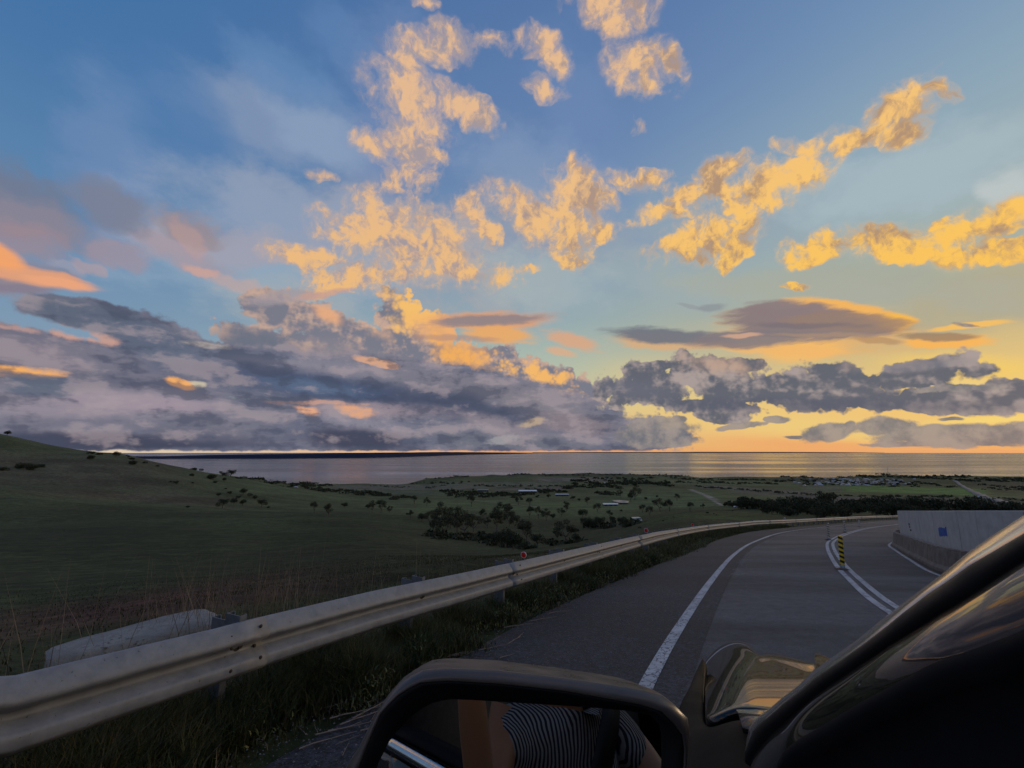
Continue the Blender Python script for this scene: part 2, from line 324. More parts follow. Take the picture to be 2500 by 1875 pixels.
ANVIL = [((920, 695, 1200, 688, 20), '#dc9f73', .9), ((1000, 715, 1150, 730, 22), '#eaa962', .9), ((910, 700, 1190, 683, 13), '#8c8186', .9), ((1180, 720, 1290, 750, 18), '#e0a47a', .75), ((1180, 755, 1240, 765, 10), '#e0aa80', .7), ((900, 725, 1080, 735, 9), '#a98a80', .6), ((530, 655, 690, 632, 16), '#a2979c', .75), ((640, 645, 760, 625, 9), '#c49c90', .7)]
BANK = [(-700, 700, 330, 790, 70), (-600, 830, 500, 880, 130), (60, 660, 280, 690, 34), (240, 700, 460, 790, 54), (300, 790, 1000, 860, 66), (700, 800, 1350, 930, 66), (-700, 900, 1330, 960, 105), (900, 880, 1400, 950, 60), (1250, 960, 1500, 945, 24), (340, 740, 620, 800, 32)]
BODY = [
    ((-300, 700, 300, 820, 70), '#7a7483', .9, 0, .7), ((60, 660, 300, 700, 36), '#5e6779', 1, 0, .6), ((240, 700, 440, 780, 50), '#5d667a', 1, 0, .7), ((-100, 800, 360, 830, 30), '#646678', .9, 0, .7), ((150, 760, 330, 800, 30), '#757484', .8, 0, .7),
    ((300, 760, 1000, 830, 34), '#737789', .85, 0, .8), ((420, 780, 900, 810, 20), '#8d8895', .7, 0, .8), ((700, 800, 1300, 870, 34), '#7d7985', .85, 0, .8),
    ((380, 790, 1020, 885, 38), '#47536e', .98, 0, .7), ((540, 820, 800, 850, 20), '#5d6d88', .8, 0, .8), ((820, 840, 1150, 910, 34), '#4b5268', .98, 0, .75), ((1050, 850, 1300, 900, 30), '#817c86', .8, 0, .8),
    ((-300, 880, 560, 870, 44), '#928996', .85, 0, .8), ((100, 860, 500, 880, 20), '#a1929e', .7, 0, .8), ((560, 880, 1000, 890, 22), '#988a93', .8, 0, .8), ((640, 900, 900, 930, 26), '#898594', .8, 0, .8),
    ((-300, 915, 400, 915, 16), '#717182', .8, 0, .8), ((-300, 955, 600, 955, 24), '#43475b', .98, 0, .6), ((300, 930, 560, 945, 24), '#626476', .8, 0, .8), ((640, 940, 900, 955, 26), '#43475b', .98, 0, .6), ((900, 945, 1300, 960, 20), '#686c7a', .9, 0, .7), ((1130, 900, 1340, 930, 26), '#81777f', .85, 0, .7), ((1000, 900, 1160, 940, 22), '#958b93', .7, 0, .7),
    ((-40, 800, 110, 805, 11), '#f6b063', .95, .1, .6), ((20, 812, 140, 830, 13), '#5b6477', .9, .1, .6), ((40, 840, 130, 845, 12), '#5f687a', .9, .1, .6), ((60, 700, 260, 740, 12), '#dca893', .7, .1, .8), ((-60, 690, 90, 720, 10), '#c9a094', .6, .1, .8),
    ((375, 822, 415, 832, 9), '#f3ae68', .95, .1, .7), ((420, 826, 440, 832, 7), '#cfc3a8', .8, .1, .6), ((590, 880, 650, 882, 6), '#5d6273', .9, .1, .6), ((640, 882, 680, 892, 10), '#eaac84', .85, .0, .9), ((740, 882, 800, 893, 10), '#e9a97c', .85, .0, .9), ((780, 775, 850, 790, 7), '#e2aa84', .8, .1, .8), ((400, 740, 500, 752, 7), '#c7b8ac', .5, .1, .8), ((600, 868, 760, 872, 5), '#dca78c', .6, .1, .8),
    ((1130, 918, 1175, 906, 8), '#cdb28e', .6, .1, .8), ((1060, 955, 1110, 945, 8), '#a7a6a8', .6, .1, .8)]
RIGHTLINE = [(1310, 840, 1480, 850, 38), (1360, 800, 1440, 830, 30), (1480, 800, 1620, 850, 48), (1440, 870, 1640, 888, 20), (1600, 828, 1900, 858, 42), (1760, 800, 1850, 830, 34), (1900, 830, 2110, 790, 34), (1900, 855, 2300, 868, 30), (2150, 840, 2300, 850, 26), (1500, 895, 1620, 903, 14), (1380, 790, 1470, 785, 11), (2090, 860, 2240, 845, 18), (1560, 790, 1640, 790, 16), (1700, 860, 2200, 880, 22)]
LOWBITS = [(1660, 905, 1700, 905, 6), (1740, 940, 1830, 925, 17), (1700, 942, 1740, 942, 5), (1460, 906, 1480, 906, 9), (1870, 920, 1960, 922, 17), (1940, 945, 2300, 935, 22), (1340, 945, 1480, 930, 26), (1350, 958, 1500, 950, 12), (1560, 925, 1640, 915, 6), (1820, 925, 1840, 915, 8), (1400, 915, 1440, 912, 10), (2040, 905, 2080, 905, 4), (1900, 960, 2200, 958, 6), (1990, 845, 2150, 835, 7, .8), (2060, 700, 2120, 706, 4, .5)]
def build_world():
    w = bpy.data.worlds.new('World'); SC.world = w; w.use_nodes = True
    nt = w.node_tree; nt.nodes.clear(); t = T(nt)
    tc = t.n('ShaderNodeTexCoord'); X, Y, Z = t.sep(tc.outputs['Generated'])
    AZ = t.m('MULTIPLY', t.m('ARCTAN2', X, Y), 180/math.pi)
    EL = t.m('MULTIPLY', t.m('ARCSINE', Z), 180/math.pi)
    tot = 0
    def leaf(name, reg, outside=False):
        g, k = build_sky_group(name, Region(*reg), outside); nonlocal tot; tot += k
        gn = t.n('ShaderNodeGroup'); gn.node_tree = g
        bg = t.n('ShaderNodeBackground'); nt.links.new(gn.outputs[0], bg.inputs[0]); bg.inputs[1].default_value = 1.0
        return bg.outputs[0]
    def split(val, thr, lo, hi):
        a = t.m('GREATER_THAN', val, thr); m = t.n('ShaderNodeMixShader')
        nt.links.new(a, m.inputs[0]); nt.links.new(lo, m.inputs[1]); nt.links.new(hi, m.inputs[2]); return m.outputs[0]
    AS = [-62, -25, 0, 25, 62]; ES = [-1.5, 9, 18, 29, 58]
    def cols(j):
        # binary split over azimuth
        def rec(i0, i1):
            if i1-i0 == 1: return leaf('sky cell', (AS[i0], AS[i1], ES[j], ES[j+1]))
            m = (i0+i1)//2; return split(AZ, AS[m], rec(i0, m), rec(m, i1))
        return rec(0, len(AS)-1)
    def rows(j0, j1):
        if j1-j0 == 1: return cols(j0)
        m = (j0+j1)//2; return split(EL, ES[m], rows(j0, m), rows(m, j1))
    front = rows(0, len(ES)-1)
    rest = leaf('sky beyond the frame', (-181, 181, -1.5, 90), True)
    down = t.n('ShaderNodeBackground'); down.inputs[0].default_value = (*lin('#4a5058'), 1)
    infront = t.m('MULTIPLY', t.m('LESS_THAN', t.m('ABSOLUTE', AZ), 62.0), t.m('LESS_THAN', EL, 58.0))
    up = split(infront, .5, rest, front)
    s_ = split(EL, -1.5, down.outputs[0], up)
    nish = t.n('ShaderNodeTexSky', sky_type='NISHITA'); nish.sun_disc = False       # the physical sky lies under it all
    nish.sun_elevation = SUN_EL; nish.sun_rotation = SUN_AZ; nish.altitude = 170
    nb = t.n('ShaderNodeBackground'); nt.links.new(nish.outputs[0], nb.inputs[0]); nb.inputs[1].default_value = SKY_STRENGTH*.02
    ad = t.n('ShaderNodeAddShader'); nt.links.new(s_, ad.inputs[0]); nt.links.new(nb.outputs[0], ad.inputs[1])
    out = t.n('ShaderNodeOutputWorld'); nt.links.new(ad.outputs[0], out.inputs[0])
    w.cycles.sampling_method = 'MANUAL'; w.cycles.sample_map_resolution = 512
    print('world nodes', tot)
build_world()
sun_d = bpy.data.lights.new('sun', 'SUN'); sun = bpy.data.objects.new('sun', sun_d); COL.objects.link(sun)
sun_d.energy = 0.5; sun_d.angle = R(12); sun_d.color = (1.0, .72, .45)
sun.rotation_euler = (R(90)-SUN_EL, 0, math.pi-SUN_AZ)   # shines from the sunset, low on the right

# ------------------------------------------------------------------ helpers for things, parts and materials
def nodemat(name, build, rough=.8, spec=.3):
    m = bpy.data.materials.new(name); m.use_nodes = True; nt = m.node_tree
    bs = nt.nodes['Principled BSDF']; bs.inputs['Roughness'].default_value = rough
    bs.inputs['Specular IOR Level'].default_value = spec
    t = T(nt); build(t, bs); return m
def bump(t, bs, h, dist=.01, strength=.6):
    b = t.n('ShaderNodeBump'); b.inputs['Strength'].default_value = strength; b.inputs['Distance'].default_value = dist
    t.put(b.inputs['Height'], h); t.nt.links.new(b.outputs[0], bs.inputs['Normal'])
def gpos(t): return t.n('ShaderNodeNewGeometry').outputs['Position']
def opos(t): return t.n('ShaderNodeTexCoord').outputs['Object']
def simple(name, c, c2=None, scale=20, rough=.7, spec=.3, metal=0, bumpd=0, world=False, detail=4):
    def b(t, bs):
        P = gpos(t) if world else opos(t)
        n = t.noise(P, scale, detail, .6)
        t.put(bs.inputs['Base Color'], t.mix(t.ss(n, .3, .7), c, c2 if c2 is not None else tuple(x*.75 for x in c)))
        bs.inputs['Metallic'].default_value = metal
        t.put(bs.inputs['Roughness'], t.ss(n, .2, .8, max(rough-.1, .02), min(rough+.1, 1)))
        if bumpd: bump(t, bs, n, bumpd)
    return nodemat(name, b, rough, spec)
def tag(o, label=None, cat=None, group=None, kind=None):
    if label: o['label'] = label
    if cat: o['category'] = cat
    if group: o['group'] = group
    if kind: o['kind'] = kind
    return o
def mesh(name, vs, fs, smooth=False):
    me = bpy.data.meshes.new(name); me.from_pydata([tuple(v) for v in vs], [], fs); me.update()
    if smooth: me.polygons.foreach_set('use_smooth', [True]*len(me.polygons))
    return me
def link(name, me, mat=None, parent=None, loc=None):
    o = bpy.data.objects.new(name, me); COL.objects.link(o)
    if mat is not None and len(me.materials) == 0: me.materials.append(mat)
    if parent is not None: o.parent = parent
    if loc is not None: o.location = loc
    return o
def empty(name, loc=(0, 0, 0), rz=0):
    o = bpy.data.objects.new(name, None); COL.objects.link(o); o.location = loc; o.rotation_euler = (0, 0, rz); o.empty_display_size = .1
    return o
def npmesh(name, V, Fq, smooth=False, tri=False):
    V = np.asarray(V, dtype=np.float32).reshape(-1, 3); F = np.asarray(Fq, dtype=np.int32); k = F.shape[1]
    me = bpy.data.meshes.new(name); me.vertices.add(len(V)); me.vertices.foreach_set('co', V.ravel())
    me.loops.add(F.size); me.loops.foreach_set('vertex_index', F.ravel())
    me.polygons.add(len(F)); me.polygons.foreach_set('loop_start', np.arange(0, F.size, k, dtype=np.int32))
    me.update(calc_edges=True)
    if smooth: me.polygons.foreach_set('use_smooth', np.ones(len(F), dtype=bool))
    return me
def bm_obj(name, bm, mat, parent=None, smooth=False, loc=None):
    me = bpy.data.meshes.new(name); bm.to_mesh(me); bm.free()
    if smooth: me.polygons.foreach_set('use_smooth', [True]*len(me.polygons))
    return link(name, me, mat, parent, loc)
def box(bm, c, s, M=None, bev=0):
    r = bmesh.ops.create_cube(bm, size=1); vs = r['verts']
    bmesh.ops.scale(bm, vec=s, verts=vs)
    if bev:
        es = list({e for v in vs for e in v.link_edges}); q = bmesh.ops.bevel(bm, geom=es, offset=bev, segments=2, affect='EDGES')
        vs = list({v for f in q['faces'] for v in f.verts} | {v for v in vs if v.is_valid})
    bmesh.ops.translate(bm, vec=c, verts=vs)
    if M is not None: bmesh.ops.transform(bm, matrix=M, verts=vs)
    return vs
def cyl(bm, p0, p1, r0, r1=None, seg=12, caps=True):
    p0, p1 = Vector(p0), Vector(p1); r1 = r0 if r1 is None else r1; d = p1-p0
    q = d.to_track_quat('Z', 'Y').to_matrix().to_4x4(); q.translation = (p0+p1)/2
    return bmesh.ops.create_cone(bm, cap_ends=caps, segments=seg, radius1=r0, radius2=r1, depth=d.length, matrix=q)['verts']
def copy_tree(o, parent=None):
    c = o.copy(); COL.objects.link(c); c.parent = parent
    for ch in list(o.children): copy_tree(ch, c)
    return c
rng = np.random.default_rng(7); random.seed(7)

# ------------------------------------------------------------------ the hillside road: a plane that falls away in front of the car
PB, PC = -.13, -1.5
def plane_z(x, y): return PC + PB*y
def on_plane(px, py, h=0.0):
    r = ray(px, py); k = (PC+h)/(r.z - PB*r.y); return (r.x*k, r.y*k)
def smooth_line(pts, n=400, sig=2.0):
    p = np.array(pts, float); d = np.r_[0, np.cumsum(np.hypot(*np.diff(p, axis=0).T))]
    # Catmull-Rom in chord length
    out = []; P_ = np.vstack([2*p[0]-p[1], p, 2*p[-1]-p[-2]])
    for i in range(len(p)-1):
        a, b, c, e = P_[i:i+4]
        for u in np.linspace(0, 1, 24, endpoint=False):
            out.append(.5*((2*b)+(-a+c)*u+(2*a-5*b+4*c-e)*u*u+(-a+3*b-3*c+e)*u**3))
    out.append(p[-1]); out = np.array(out)
    s = np.r_[0, np.cumsum(np.hypot(*np.diff(out, axis=0).T))]
    # resample denser near the camera
    q = np.linspace(0, 1, n); si = s[-1]*q
    r = np.c_[np.interp(si, s, out[:, 0]), np.interp(si, s, out[:, 1])]
    k = max(1, int(n*sig/100)); ker = np.hanning(2*k+3)[1:-1]; ker /= ker.sum(); h = len(ker)//2
    pad = np.vstack([2*r[0]-r[h:0:-1], r, 2*r[-1]-r[-2:-h-2:-1]])
    return np.c_[np.convolve(pad[:, 0], ker, 'valid'), np.convolve(pad[:, 1], ker, 'valid')]
def offset_line(L, d):
    t = np.gradient(L, axis=0); t /= np.linalg.norm(t, axis=1)[:, None]
    return L + np.c_[-t[:, 1], t[:, 0]]*d      # positive = to the left of travel
EDGE = smooth_line([(-9.5, -24), (-5.6, -14), (-2.9, -7), (-.95, -.6)] + [on_plane(*p) for p in [(1574, 1676), (1624, 1588), (1702, 1466), (1750, 1401), (1795, 1352), (1844, 1322), (1917, 1299), (2018, 1286)]] + [(41.5, 52.6), (53, 63), (68, 74), (88, 86), (110, 94)], 700, 1.5)
CEN = smooth_line([(-6.4, -24), (-2.6, -14), (.3, -7), (2.5, -.6)] + [on_plane(*p) for p in [(2184, 1493), (2112, 1437), (2061, 1391), (2036, 1356), (2027, 1335), (2031, 1321), (2065, 1304)]] + [(31.4, 39.2), (43.8, 50.2), (55.4, 60.6), (70.2, 71.4), (89.6, 83), (111, 91)], 700, 1.5)
REDGE = smooth_line([(-3.2, -24), (.5, -14), (3.4, -7), (5.6, -.6), (7.2, 4.5)] + [on_plane(*p) for p in [(2303, 1410), (2229, 1372), (2182, 1341), (2172, 1328)]] + [(24.5, 27.5), (35.2, 36.6), (47, 47.4), (58.4, 57.6), (72.6, 68.4), (91.6, 80), (112, 88)], 700, 1.5)
BAR = smooth_line([(-2.4, -24.2), (1.3, -14.2), (4.2, -7.3), (6.5, -1), (8.1, 4.2)] + [on_plane(*p) for p in [(2310, 1402), (2272, 1385), (2226, 1361), (2197, 1344), (2183, 1325)]] + [(25.6, 26.8), (36, 35.8), (47.8, 46.6), (59.2, 56.8), (73.4, 67.6), (92.4, 79.2), (112.6, 87.2)], 700, 1.5)
GRASS = smooth_line([(-10.8, -23.6), (-6.9, -13.6), (-4.2, -6.6), (-2.6, -.4)] + [on_plane(*p) for p in [(695, 1825), (885, 1746), (1106, 1619), (1300, 1508), (1600, 1381), (1681, 1352)]] + [(10.9, 23.6), (18.1, 33.2), (28.2, 43.2), (40.1, 54), (51.6, 64.4), (66.6, 75.6), (87, 87.6), (109.4, 95.6)], 700, 1.5)
RAILT = [(0, 1658), (339, 1578), (529, 1534), (600, 1515), (916, 1442), (1125, 1400), (1300, 1363), (1500, 1320), (1600, 1299), (1700, 1285), (1844, 1271), (2023, 1265), (2129, 1261.5), (2186, 1262.5), (2300, 1264)]
RAIL = smooth_line([(-12.2, -23.2), (-8.4, -13.4), (-5.7, -6.4), (-3.65, -.9), (-2.72, 1.3)] + [on_plane(px, py, .75) for px, py in RAILT[:9]] + [(9.7, 24.2), (17.2, 33.8), (27.5, 43.9), (39.3, 54.9), (50.8, 65.4), (65.8, 76.6), (86.2, 88.8), (108.6, 96.8)], 900, 1.0)
_rs = np.r_[0, np.cumsum(np.hypot(*np.diff(RAIL, axis=0).T))]
def rail_at(s):
    x = np.interp(s, _rs, RAIL[:, 0]); y = np.interp(s, _rs, RAIL[:, 1])
    x2 = np.interp(s+.05, _rs, RAIL[:, 0]); y2 = np.interp(s+.05, _rs, RAIL[:, 1]); x1 = np.interp(s-.05, _rs, RAIL[:, 0]); y1 = np.interp(s-.05, _rs, RAIL[:, 1])
    t = Vector((x2-x1, y2-y1, 0)).normalized(); return Vector((x, y, 0)), t
def to_px(v):
    c, s = math.cos(PITCH), math.sin(PITCH); d = v[1]*c+v[2]*s; u = -v[1]*s+v[2]*c
    return W0/2+F0*v[0]/d, H0/2-F0*u/d
def rail_top(s):
    """top of the rail above a plan point, read along the photographed top edge"""
    p, t = rail_at(s)
    z = plane_z(p.x, p.y)+.75
    if p.y > 1.8:
        for _ in range(4):
            px, py = to_px((p.x, p.y, z)); tgt = np.interp(px, [a for a, b in RAILT], [b for a, b in RAILT])
            r = ray(px, tgt); z = r.z/r.y*p.y
        zz = plane_z(p.x, p.y)
        z = min(max(z, zz+.62), zz+1.0)
    return z

# ------------------------------------------------------------------ terrain: one sheet out to the coast
CTRL = [
 (1125, 1162.5, 2720), (1275, 1157.5, 2830), (1425, 1156, 2880), (1575, 1158.5, 2930), (1125, 1175, 3100), (1275, 1171, 3150),
 # (px, py, forward distance) along sight lines
 (-700, 1560, 6), (-700, 1400, 20), (-700, 1300, 70), (-700, 1200, 170), (-700, 1120, 260), (-700, 1000, 380), (-700, 930, 470), (-700, 960, 700),
 (0, 1590, 5.5), (0, 1480, 14), (0, 1370, 40), (0, 1290, 110), (0, 1230, 190), (0, 1188, 270), (0, 1196, 330), (0, 1150, 420), (0, 1105, 500), (0, 1065, 570), (0, 1078, 760), (0, 1110, 1100),
 (300, 1520, 6.5), (300, 1430, 18), (300, 1350, 48), (300, 1285, 120), (300, 1245, 200), (300, 1224, 260), (300, 1232, 320), (300, 1180, 430), (300, 1140, 520), (300, 1111, 610), (300, 1122, 800), (300, 1150, 1300),
 (600, 1460, 8), (600, 1400, 24), (600, 1330, 65), (600, 1280, 140), (600, 1255, 210), (600, 1244, 270), (600, 1244, 330), (600, 1210, 480), (600, 1182, 640), (600, 1168, 820), (600, 1174, 1200), (600, 1178, 1700),
 (450, 1142, 690), (450, 1150, 900), (450, 1160, 1400), (450, 1196, 440), (450, 1240, 270), (520, 1157, 760), (520, 1166, 1050),
 (750, 1240, 400), (750, 1215, 600), (750, 1196, 900), (750, 1185, 1400), (750, 1182, 2000), (750, 1350, 42), (750, 1290, 120),
 (900, 1420, 9.5), (900, 1370, 24), (900, 1310, 75), (900, 1278, 150), (900, 1258, 240), (900, 1240, 400), (900, 1228, 600), (900, 1212, 950), (900, 1192, 1800), (900, 1180, 2420), (900, 1186, 2900),
 (1050, 1390, 10), (1050, 1335, 62), (1050, 1318, 105), (1050, 1285, 175), (1050, 1255, 300), (1050, 1232, 540), (1050, 1200, 1300), (1050, 1178, 2350), (1050, 1168, 2650), (1050, 1180, 3050),
 (1200, 1372, 12), (1200, 1352, 45), (1200, 1342, 85), (1200, 1308, 160), (1200, 1265, 300), (1200, 1237, 500), (1200, 1216, 800), (1200, 1200, 1250), (1200, 1180, 2050), (1200, 1166, 2550), (1200, 1158, 2800), (1200, 1172, 3150),
 (1350, 1350, 14), (1350, 1336, 50), (1350, 1325, 105), (1350, 1280, 230), (1350, 1245, 430), (1350, 1212, 860), (1350, 1180, 2000), (1350, 1158, 2850), (1350, 1170, 3200),
 (1500, 1332, 17), (1500, 1318, 45), (1500, 1295, 95), (1500, 1286, 170), (1500, 1262, 300), (1500, 1238, 480), (1500, 1212, 850), (1500, 1195, 1300), (1500, 1176, 2150), (1500, 1157, 2900), (1500, 1168, 3200),
 (1650, 1292, 28), (1650, 1272, 55), (1650, 1256, 100), (1650, 1268, 160), (1650, 1250, 320), (1650, 1215, 760), (1650, 1190, 1500), (1650, 1172, 2300), (1650, 1161, 2950), (1650, 1170, 3250),
 (1800, 1278, 42), (1800, 1262, 70), (1800, 1246, 115), (1800, 1256, 180), (1800, 1240, 300), (1800, 1212, 800), (1800, 1190, 1500), (1800, 1174, 2300), (1800, 1164, 2950),
 (1950, 1270, 62), (1950, 1261, 90), (1950, 1262, 150), (1950, 1248, 260), (1950, 1235, 450), (1950, 1210, 900), (1950, 1190, 1550), (1950, 1176, 2250), (1950, 1164, 2950), (1950, 1172, 3300),
 (2150, 1268, 95), (2150, 1262, 150), (2150, 1250, 260), (2150, 1235, 450), (2150, 1210, 950), (2150, 1190, 1600), (2150, 1176, 2250), (2150, 1160, 3050), (2150, 1170, 3400),
 (2350, 1300, 25), (2350, 1285, 60), (2350, 1272, 120), (2350, 1258, 240), (2350, 1240, 420), (2350, 1205, 1000), (2350, 1180, 2000), (2350, 1163, 3050), (2350, 1172, 3400),
 (2550, 1310, 20), (2550, 1290, 50), (2550, 1275, 100), (2550, 1262, 220), (2550, 1240, 400), (2550, 1205, 1000), (2550, 1180, 2000), (2550, 1164, 3050), (2550, 1172, 3400),
 (3200, 1350, 15), (3200, 1300, 40), (3200, 1260, 160), (3200, 1230, 420), (3200, 1195, 1000), (3200, 1165, 2400), (3200, 1172, 3300)]
cp = []; cv = []
for px, py, y in CTRL:
    v = at(px, py, y); rho = math.hypot(v.x, v.y); cp.append((math.degrees(math.atan2(v.x, v.y)), math.log(rho))); cv.append(v.z/rho)
for a in (-172, -150, -125, -100, 80, 100, 125, 150, 172):             # behind and beside the car
    for rho, z in ((8, -1.5), (40, 1 if a < 0 else -5), (200, 14 if a < 0 else -20), (900, 60 if abs(a) > 120 else (20 if a < 0 else -60)), (3000, 90 if abs(a) > 120 else (40 if a < 0 else -150))):
        cp.append((a, math.log(rho))); cv.append(z/rho)
cp = np.array(cp); cv = np.array(cv); cs = np.array([1/11., 1.25])
def tps(r2): return .5*r2*np.log(np.maximum(r2, 1e-12))
_p = cp*cs; _n = len(_p)
_K = tps(((_p[:, None]-_p[None])**2).sum(-1)) + np.eye(_n)*2e-4
_Q = np.c_[np.ones(_n), _p]; _A = np.block([[_K, _Q], [_Q.T, np.zeros((3, 3))]])
_w = np.linalg.solve(_A, np.r_[cv, np.zeros(3)])
def rbf(az, lr):
    q = np.c_[az, lr]*cs; out = np.empty(len(q))
    for i in range(0, len(q), 20000):
        c = q[i:i+20000]; out[i:i+20000] = tps(((c[:, None]-_p[None])**2).sum(-1)) @ _w[:_n] + _w[_n] + c @ _w[_n+1:]
    return out
POLY = np.vstack([offset_line(RAIL, .45)[::6], offset_line(BAR, -.55)[::-6]])
def poly_dist(x, y):
    """signed distance to the road platform, positive outside"""
    A_ = POLY; B_ = np.roll(POLY, -1, axis=0); d = np.full(len(x), 1e9); ins = np.zeros(len(x), bool)
    for (ax, ay), (bx, by) in zip(A_, B_):
        ex, ey = bx-ax, by-ay; l2 = ex*ex+ey*ey+1e-12
        u = np.clip(((x-ax)*ex+(y-ay)*ey)/l2, 0, 1); d = np.minimum(d, np.hypot(x-ax-u*ex, y-ay-u*ey))
        c = ((ay > y) != (by > y)) & (x < (bx-ax)*(y-ay)/(by-ay+1e-12)+ax); ins ^= c
    return np.where(ins, -d, d)
def vnoise(x, y, s, seed=0):
    x = x/s+seed*17.3; y = y/s+seed*5.1; xi = np.floor(x); yi = np.floor(y); fx = x-xi; fy = y-yi
    def h(a, b): v = np.sin(a*127.1+b*311.7+seed)*43758.5453; return v-np.floor(v)
    fx = fx*fx*(3-2*fx); fy = fy*fy*(3-2*fy)
    return (h(xi, yi)*(1-fx)+h(xi+1, yi)*fx)*(1-fy)+(h(xi, yi+1)*(1-fx)+h(xi+1, yi+1)*fx)*fy
def terrain(x, y):
    x = np.atleast_1d(np.asarray(x, float)); y = np.atleast_1d(np.asarray(y, float))
    rho = np.maximum(np.hypot(x, y), .5); az = np.degrees(np.arctan2(x, y))
    z = rbf(az, np.log(np.maximum(rho, 3)))*rho
    amp = np.minimum(rho*.012, 2.2)
    z += (vnoise(x, y, 35, 1)-.5)*amp*.9 + (vnoise(x, y, 9, 2)-.5)*np.minimum(amp, .5)*.6 + (vnoise(x, y, 150, 3)-.5)*np.minimum(rho*.006, 5)
    near = rho < 170
    if near.any():
        xn, yn = x[near], y[near]; d = poly_dist(xn, yn); pl = plane_z(xn, yn)
        w = np.clip((d-.15)/6.5, 0, 1); w = w*w*(3-2*w)
        zn = z[near]
        drop = pl - np.clip(d-.2, 0, 8)*.34 + (vnoise(xn, yn, .7, 4)-.5)*.10*np.clip(d, 0, 1)
        zn = np.where(w < 1, drop*(1-w)+np.minimum(zn, pl+2)*w, zn)
        zn = np.where(d < .15, pl-.05, zn)
        rr = rho[near]; k = np.clip((rr-110)/50, 0, 1)
        z[near] = zn*(1-k)+z[near]*k
    return z
def ground_hit(px, py, y0=6, y1=3600):
    r = ray(px, py); ys = np.exp(np.linspace(math.log(y0), math.log(y1), 260)); k = ys/r.y
    X_, Y_, Z_ = r.x*k, r.y*k, r.z*k
    g = terrain(X_, Y_); b = np.nonzero(Z_ <= g)[0]
    if len(b) == 0: return None
    i = b[0]
    if i > 0:
        a0, a1 = Z_[i-1]-g[i-1], Z_[i]-g[i]; u = a0/(a0-a1+1e-9); yy = ys[i-1]+(ys[i]-ys[i-1])*u
    else: yy = ys[i]
    p = r*(yy/r.y); p.z = float(terrain([p.x], [p.y])[0]); return p
# polar grid, finer in front of the car
azs = np.r_[np.arange(-180, -62, 2.0), np.arange(-62, 62, .22), np.arange(62, 180, 2.0)]
rads = np.r_[[.6, 1.2, 1.9], np.exp(np.linspace(math.log(2.3), math.log(4200), 420))]
AZ, RR = np.meshgrid(np.radians(azs), rads); gx = RR*np.sin(AZ); gy = RR*np.cos(AZ)
gz = terrain(gx.ravel(), gy.ravel()).reshape(gx.shape)
na = len(azs); nr = len(rads); ii = np.arange(nr*na).reshape(nr, na)
quads = np.stack([ii[:-1, :], np.roll(ii, -1, 1)[:-1, :], np.roll(ii, -1, 1)[1:, :], ii[1:, :]], -1).reshape(-1, 4)
V = np.c_[gx.ravel(), gy.ravel(), gz.ravel()]
gme = npmesh('ground', np.vstack([V, [[0, 0, PC-.06]]]), quads, True)
# colour zones of the land itself: pasture, ploughed fields, scrub, bare earth
pxs = gx.ravel(); pys = gy.ravel(); pzs = gz.ravel()
cP, sP = math.cos(PITCH), math.sin(PITCH); dd = np.maximum(pys*cP+pzs*sP, .01); uu = -pys*sP+pzs*cP
PX = np.where(pys > 1, W0/2+F0*pxs/dd, -9999); PY = H0/2-F0*uu/dd
rho = np.hypot(pxs, pys)
col = np.tile(np.array([.041, .050, .021]), (len(pxs), 1))
def zone(c, cx, cy, wx, wy, slope=0, r0=0, r1=1e9, op=1.0, soft=.35):
    """a patch of land with its own cover"""
    d = np.maximum(np.abs(PX-cx)/wx, np.abs(PY-cy-slope*(PX-cx))/wy); a = np.clip((1-d)/soft, 0, 1)*op*((rho > r0) & (rho < r1))
    col[:] = col*(1-a[:, None])+np.array(c)*a[:, None]
n1 = vnoise(pxs, pys, 60, 7); n2 = vnoise(pxs, pys, 240, 8)
col *= (.8+.5*n2)[:, None]
zone((.050, .044, .028), 150, 1150, 420, 62, .05, 330, 900, .8, .6)     # dry brown hill
zone((.055, .036, .026), 330, 1215, 330, 16, .06, 250, 520, .7, .9)
zone((.048, .062, .026), 760, 1205, 330, 20, .12, 430, 950, .9, .6)      # green shoulder of the hill
zone((.050, .068, .027), 1250, 1240, 330, 24, .02, 250, 900, .9, .6)     # valley paddock
zone((.058, .076, .030), 1230, 1231, 260, 5, .03, 300, 1000, .6, .6)
zone((.045, .070, .024), 620, 1300, 500, 50, 0, 30, 330, .5, .8)
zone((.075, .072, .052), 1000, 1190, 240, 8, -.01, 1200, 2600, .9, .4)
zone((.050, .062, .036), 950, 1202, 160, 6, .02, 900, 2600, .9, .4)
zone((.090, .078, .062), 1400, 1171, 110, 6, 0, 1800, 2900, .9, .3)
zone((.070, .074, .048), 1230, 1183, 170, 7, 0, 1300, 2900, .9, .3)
zone((.080, .068, .056), 1300, 1194, 110, 3.5, -.02, 1000, 2600, .8, .3)
zone((.048, .070, .030), 1600, 1222, 170, 26, 0, 400, 1500, .8, .4)
zone((.060, .074, .034), 1780, 1180, 190, 6, .02, 1200, 2900, .9, .3)
zone((.072, .068, .050), 1850, 1196, 170, 5, .06, 900, 2600, .9, .3)
zone((.064, .060, .044), 1900, 1207, 130, 5, .06, 700, 2600, .9, .3)
zone((.060, .110, .028), 2230, 1197, 200, 9, .03, 900, 2600, 1, .25)     # bright green field
zone((.066, .076, .046), 2010, 1193, 55, 8, .03, 900, 2600, .9, .3)
zone((.060, .052, .044), 2200, 1222, 330, 9, .02, 500, 1500, .9, .4)
zone((.030, .036, .022), 2080, 1166, 240, 12, 0, 1900, 3300, .9, .4)
zone((.030, .036, .022), 1400, 1159, 400, 5, 0, 2300, 3300, .95, .4)
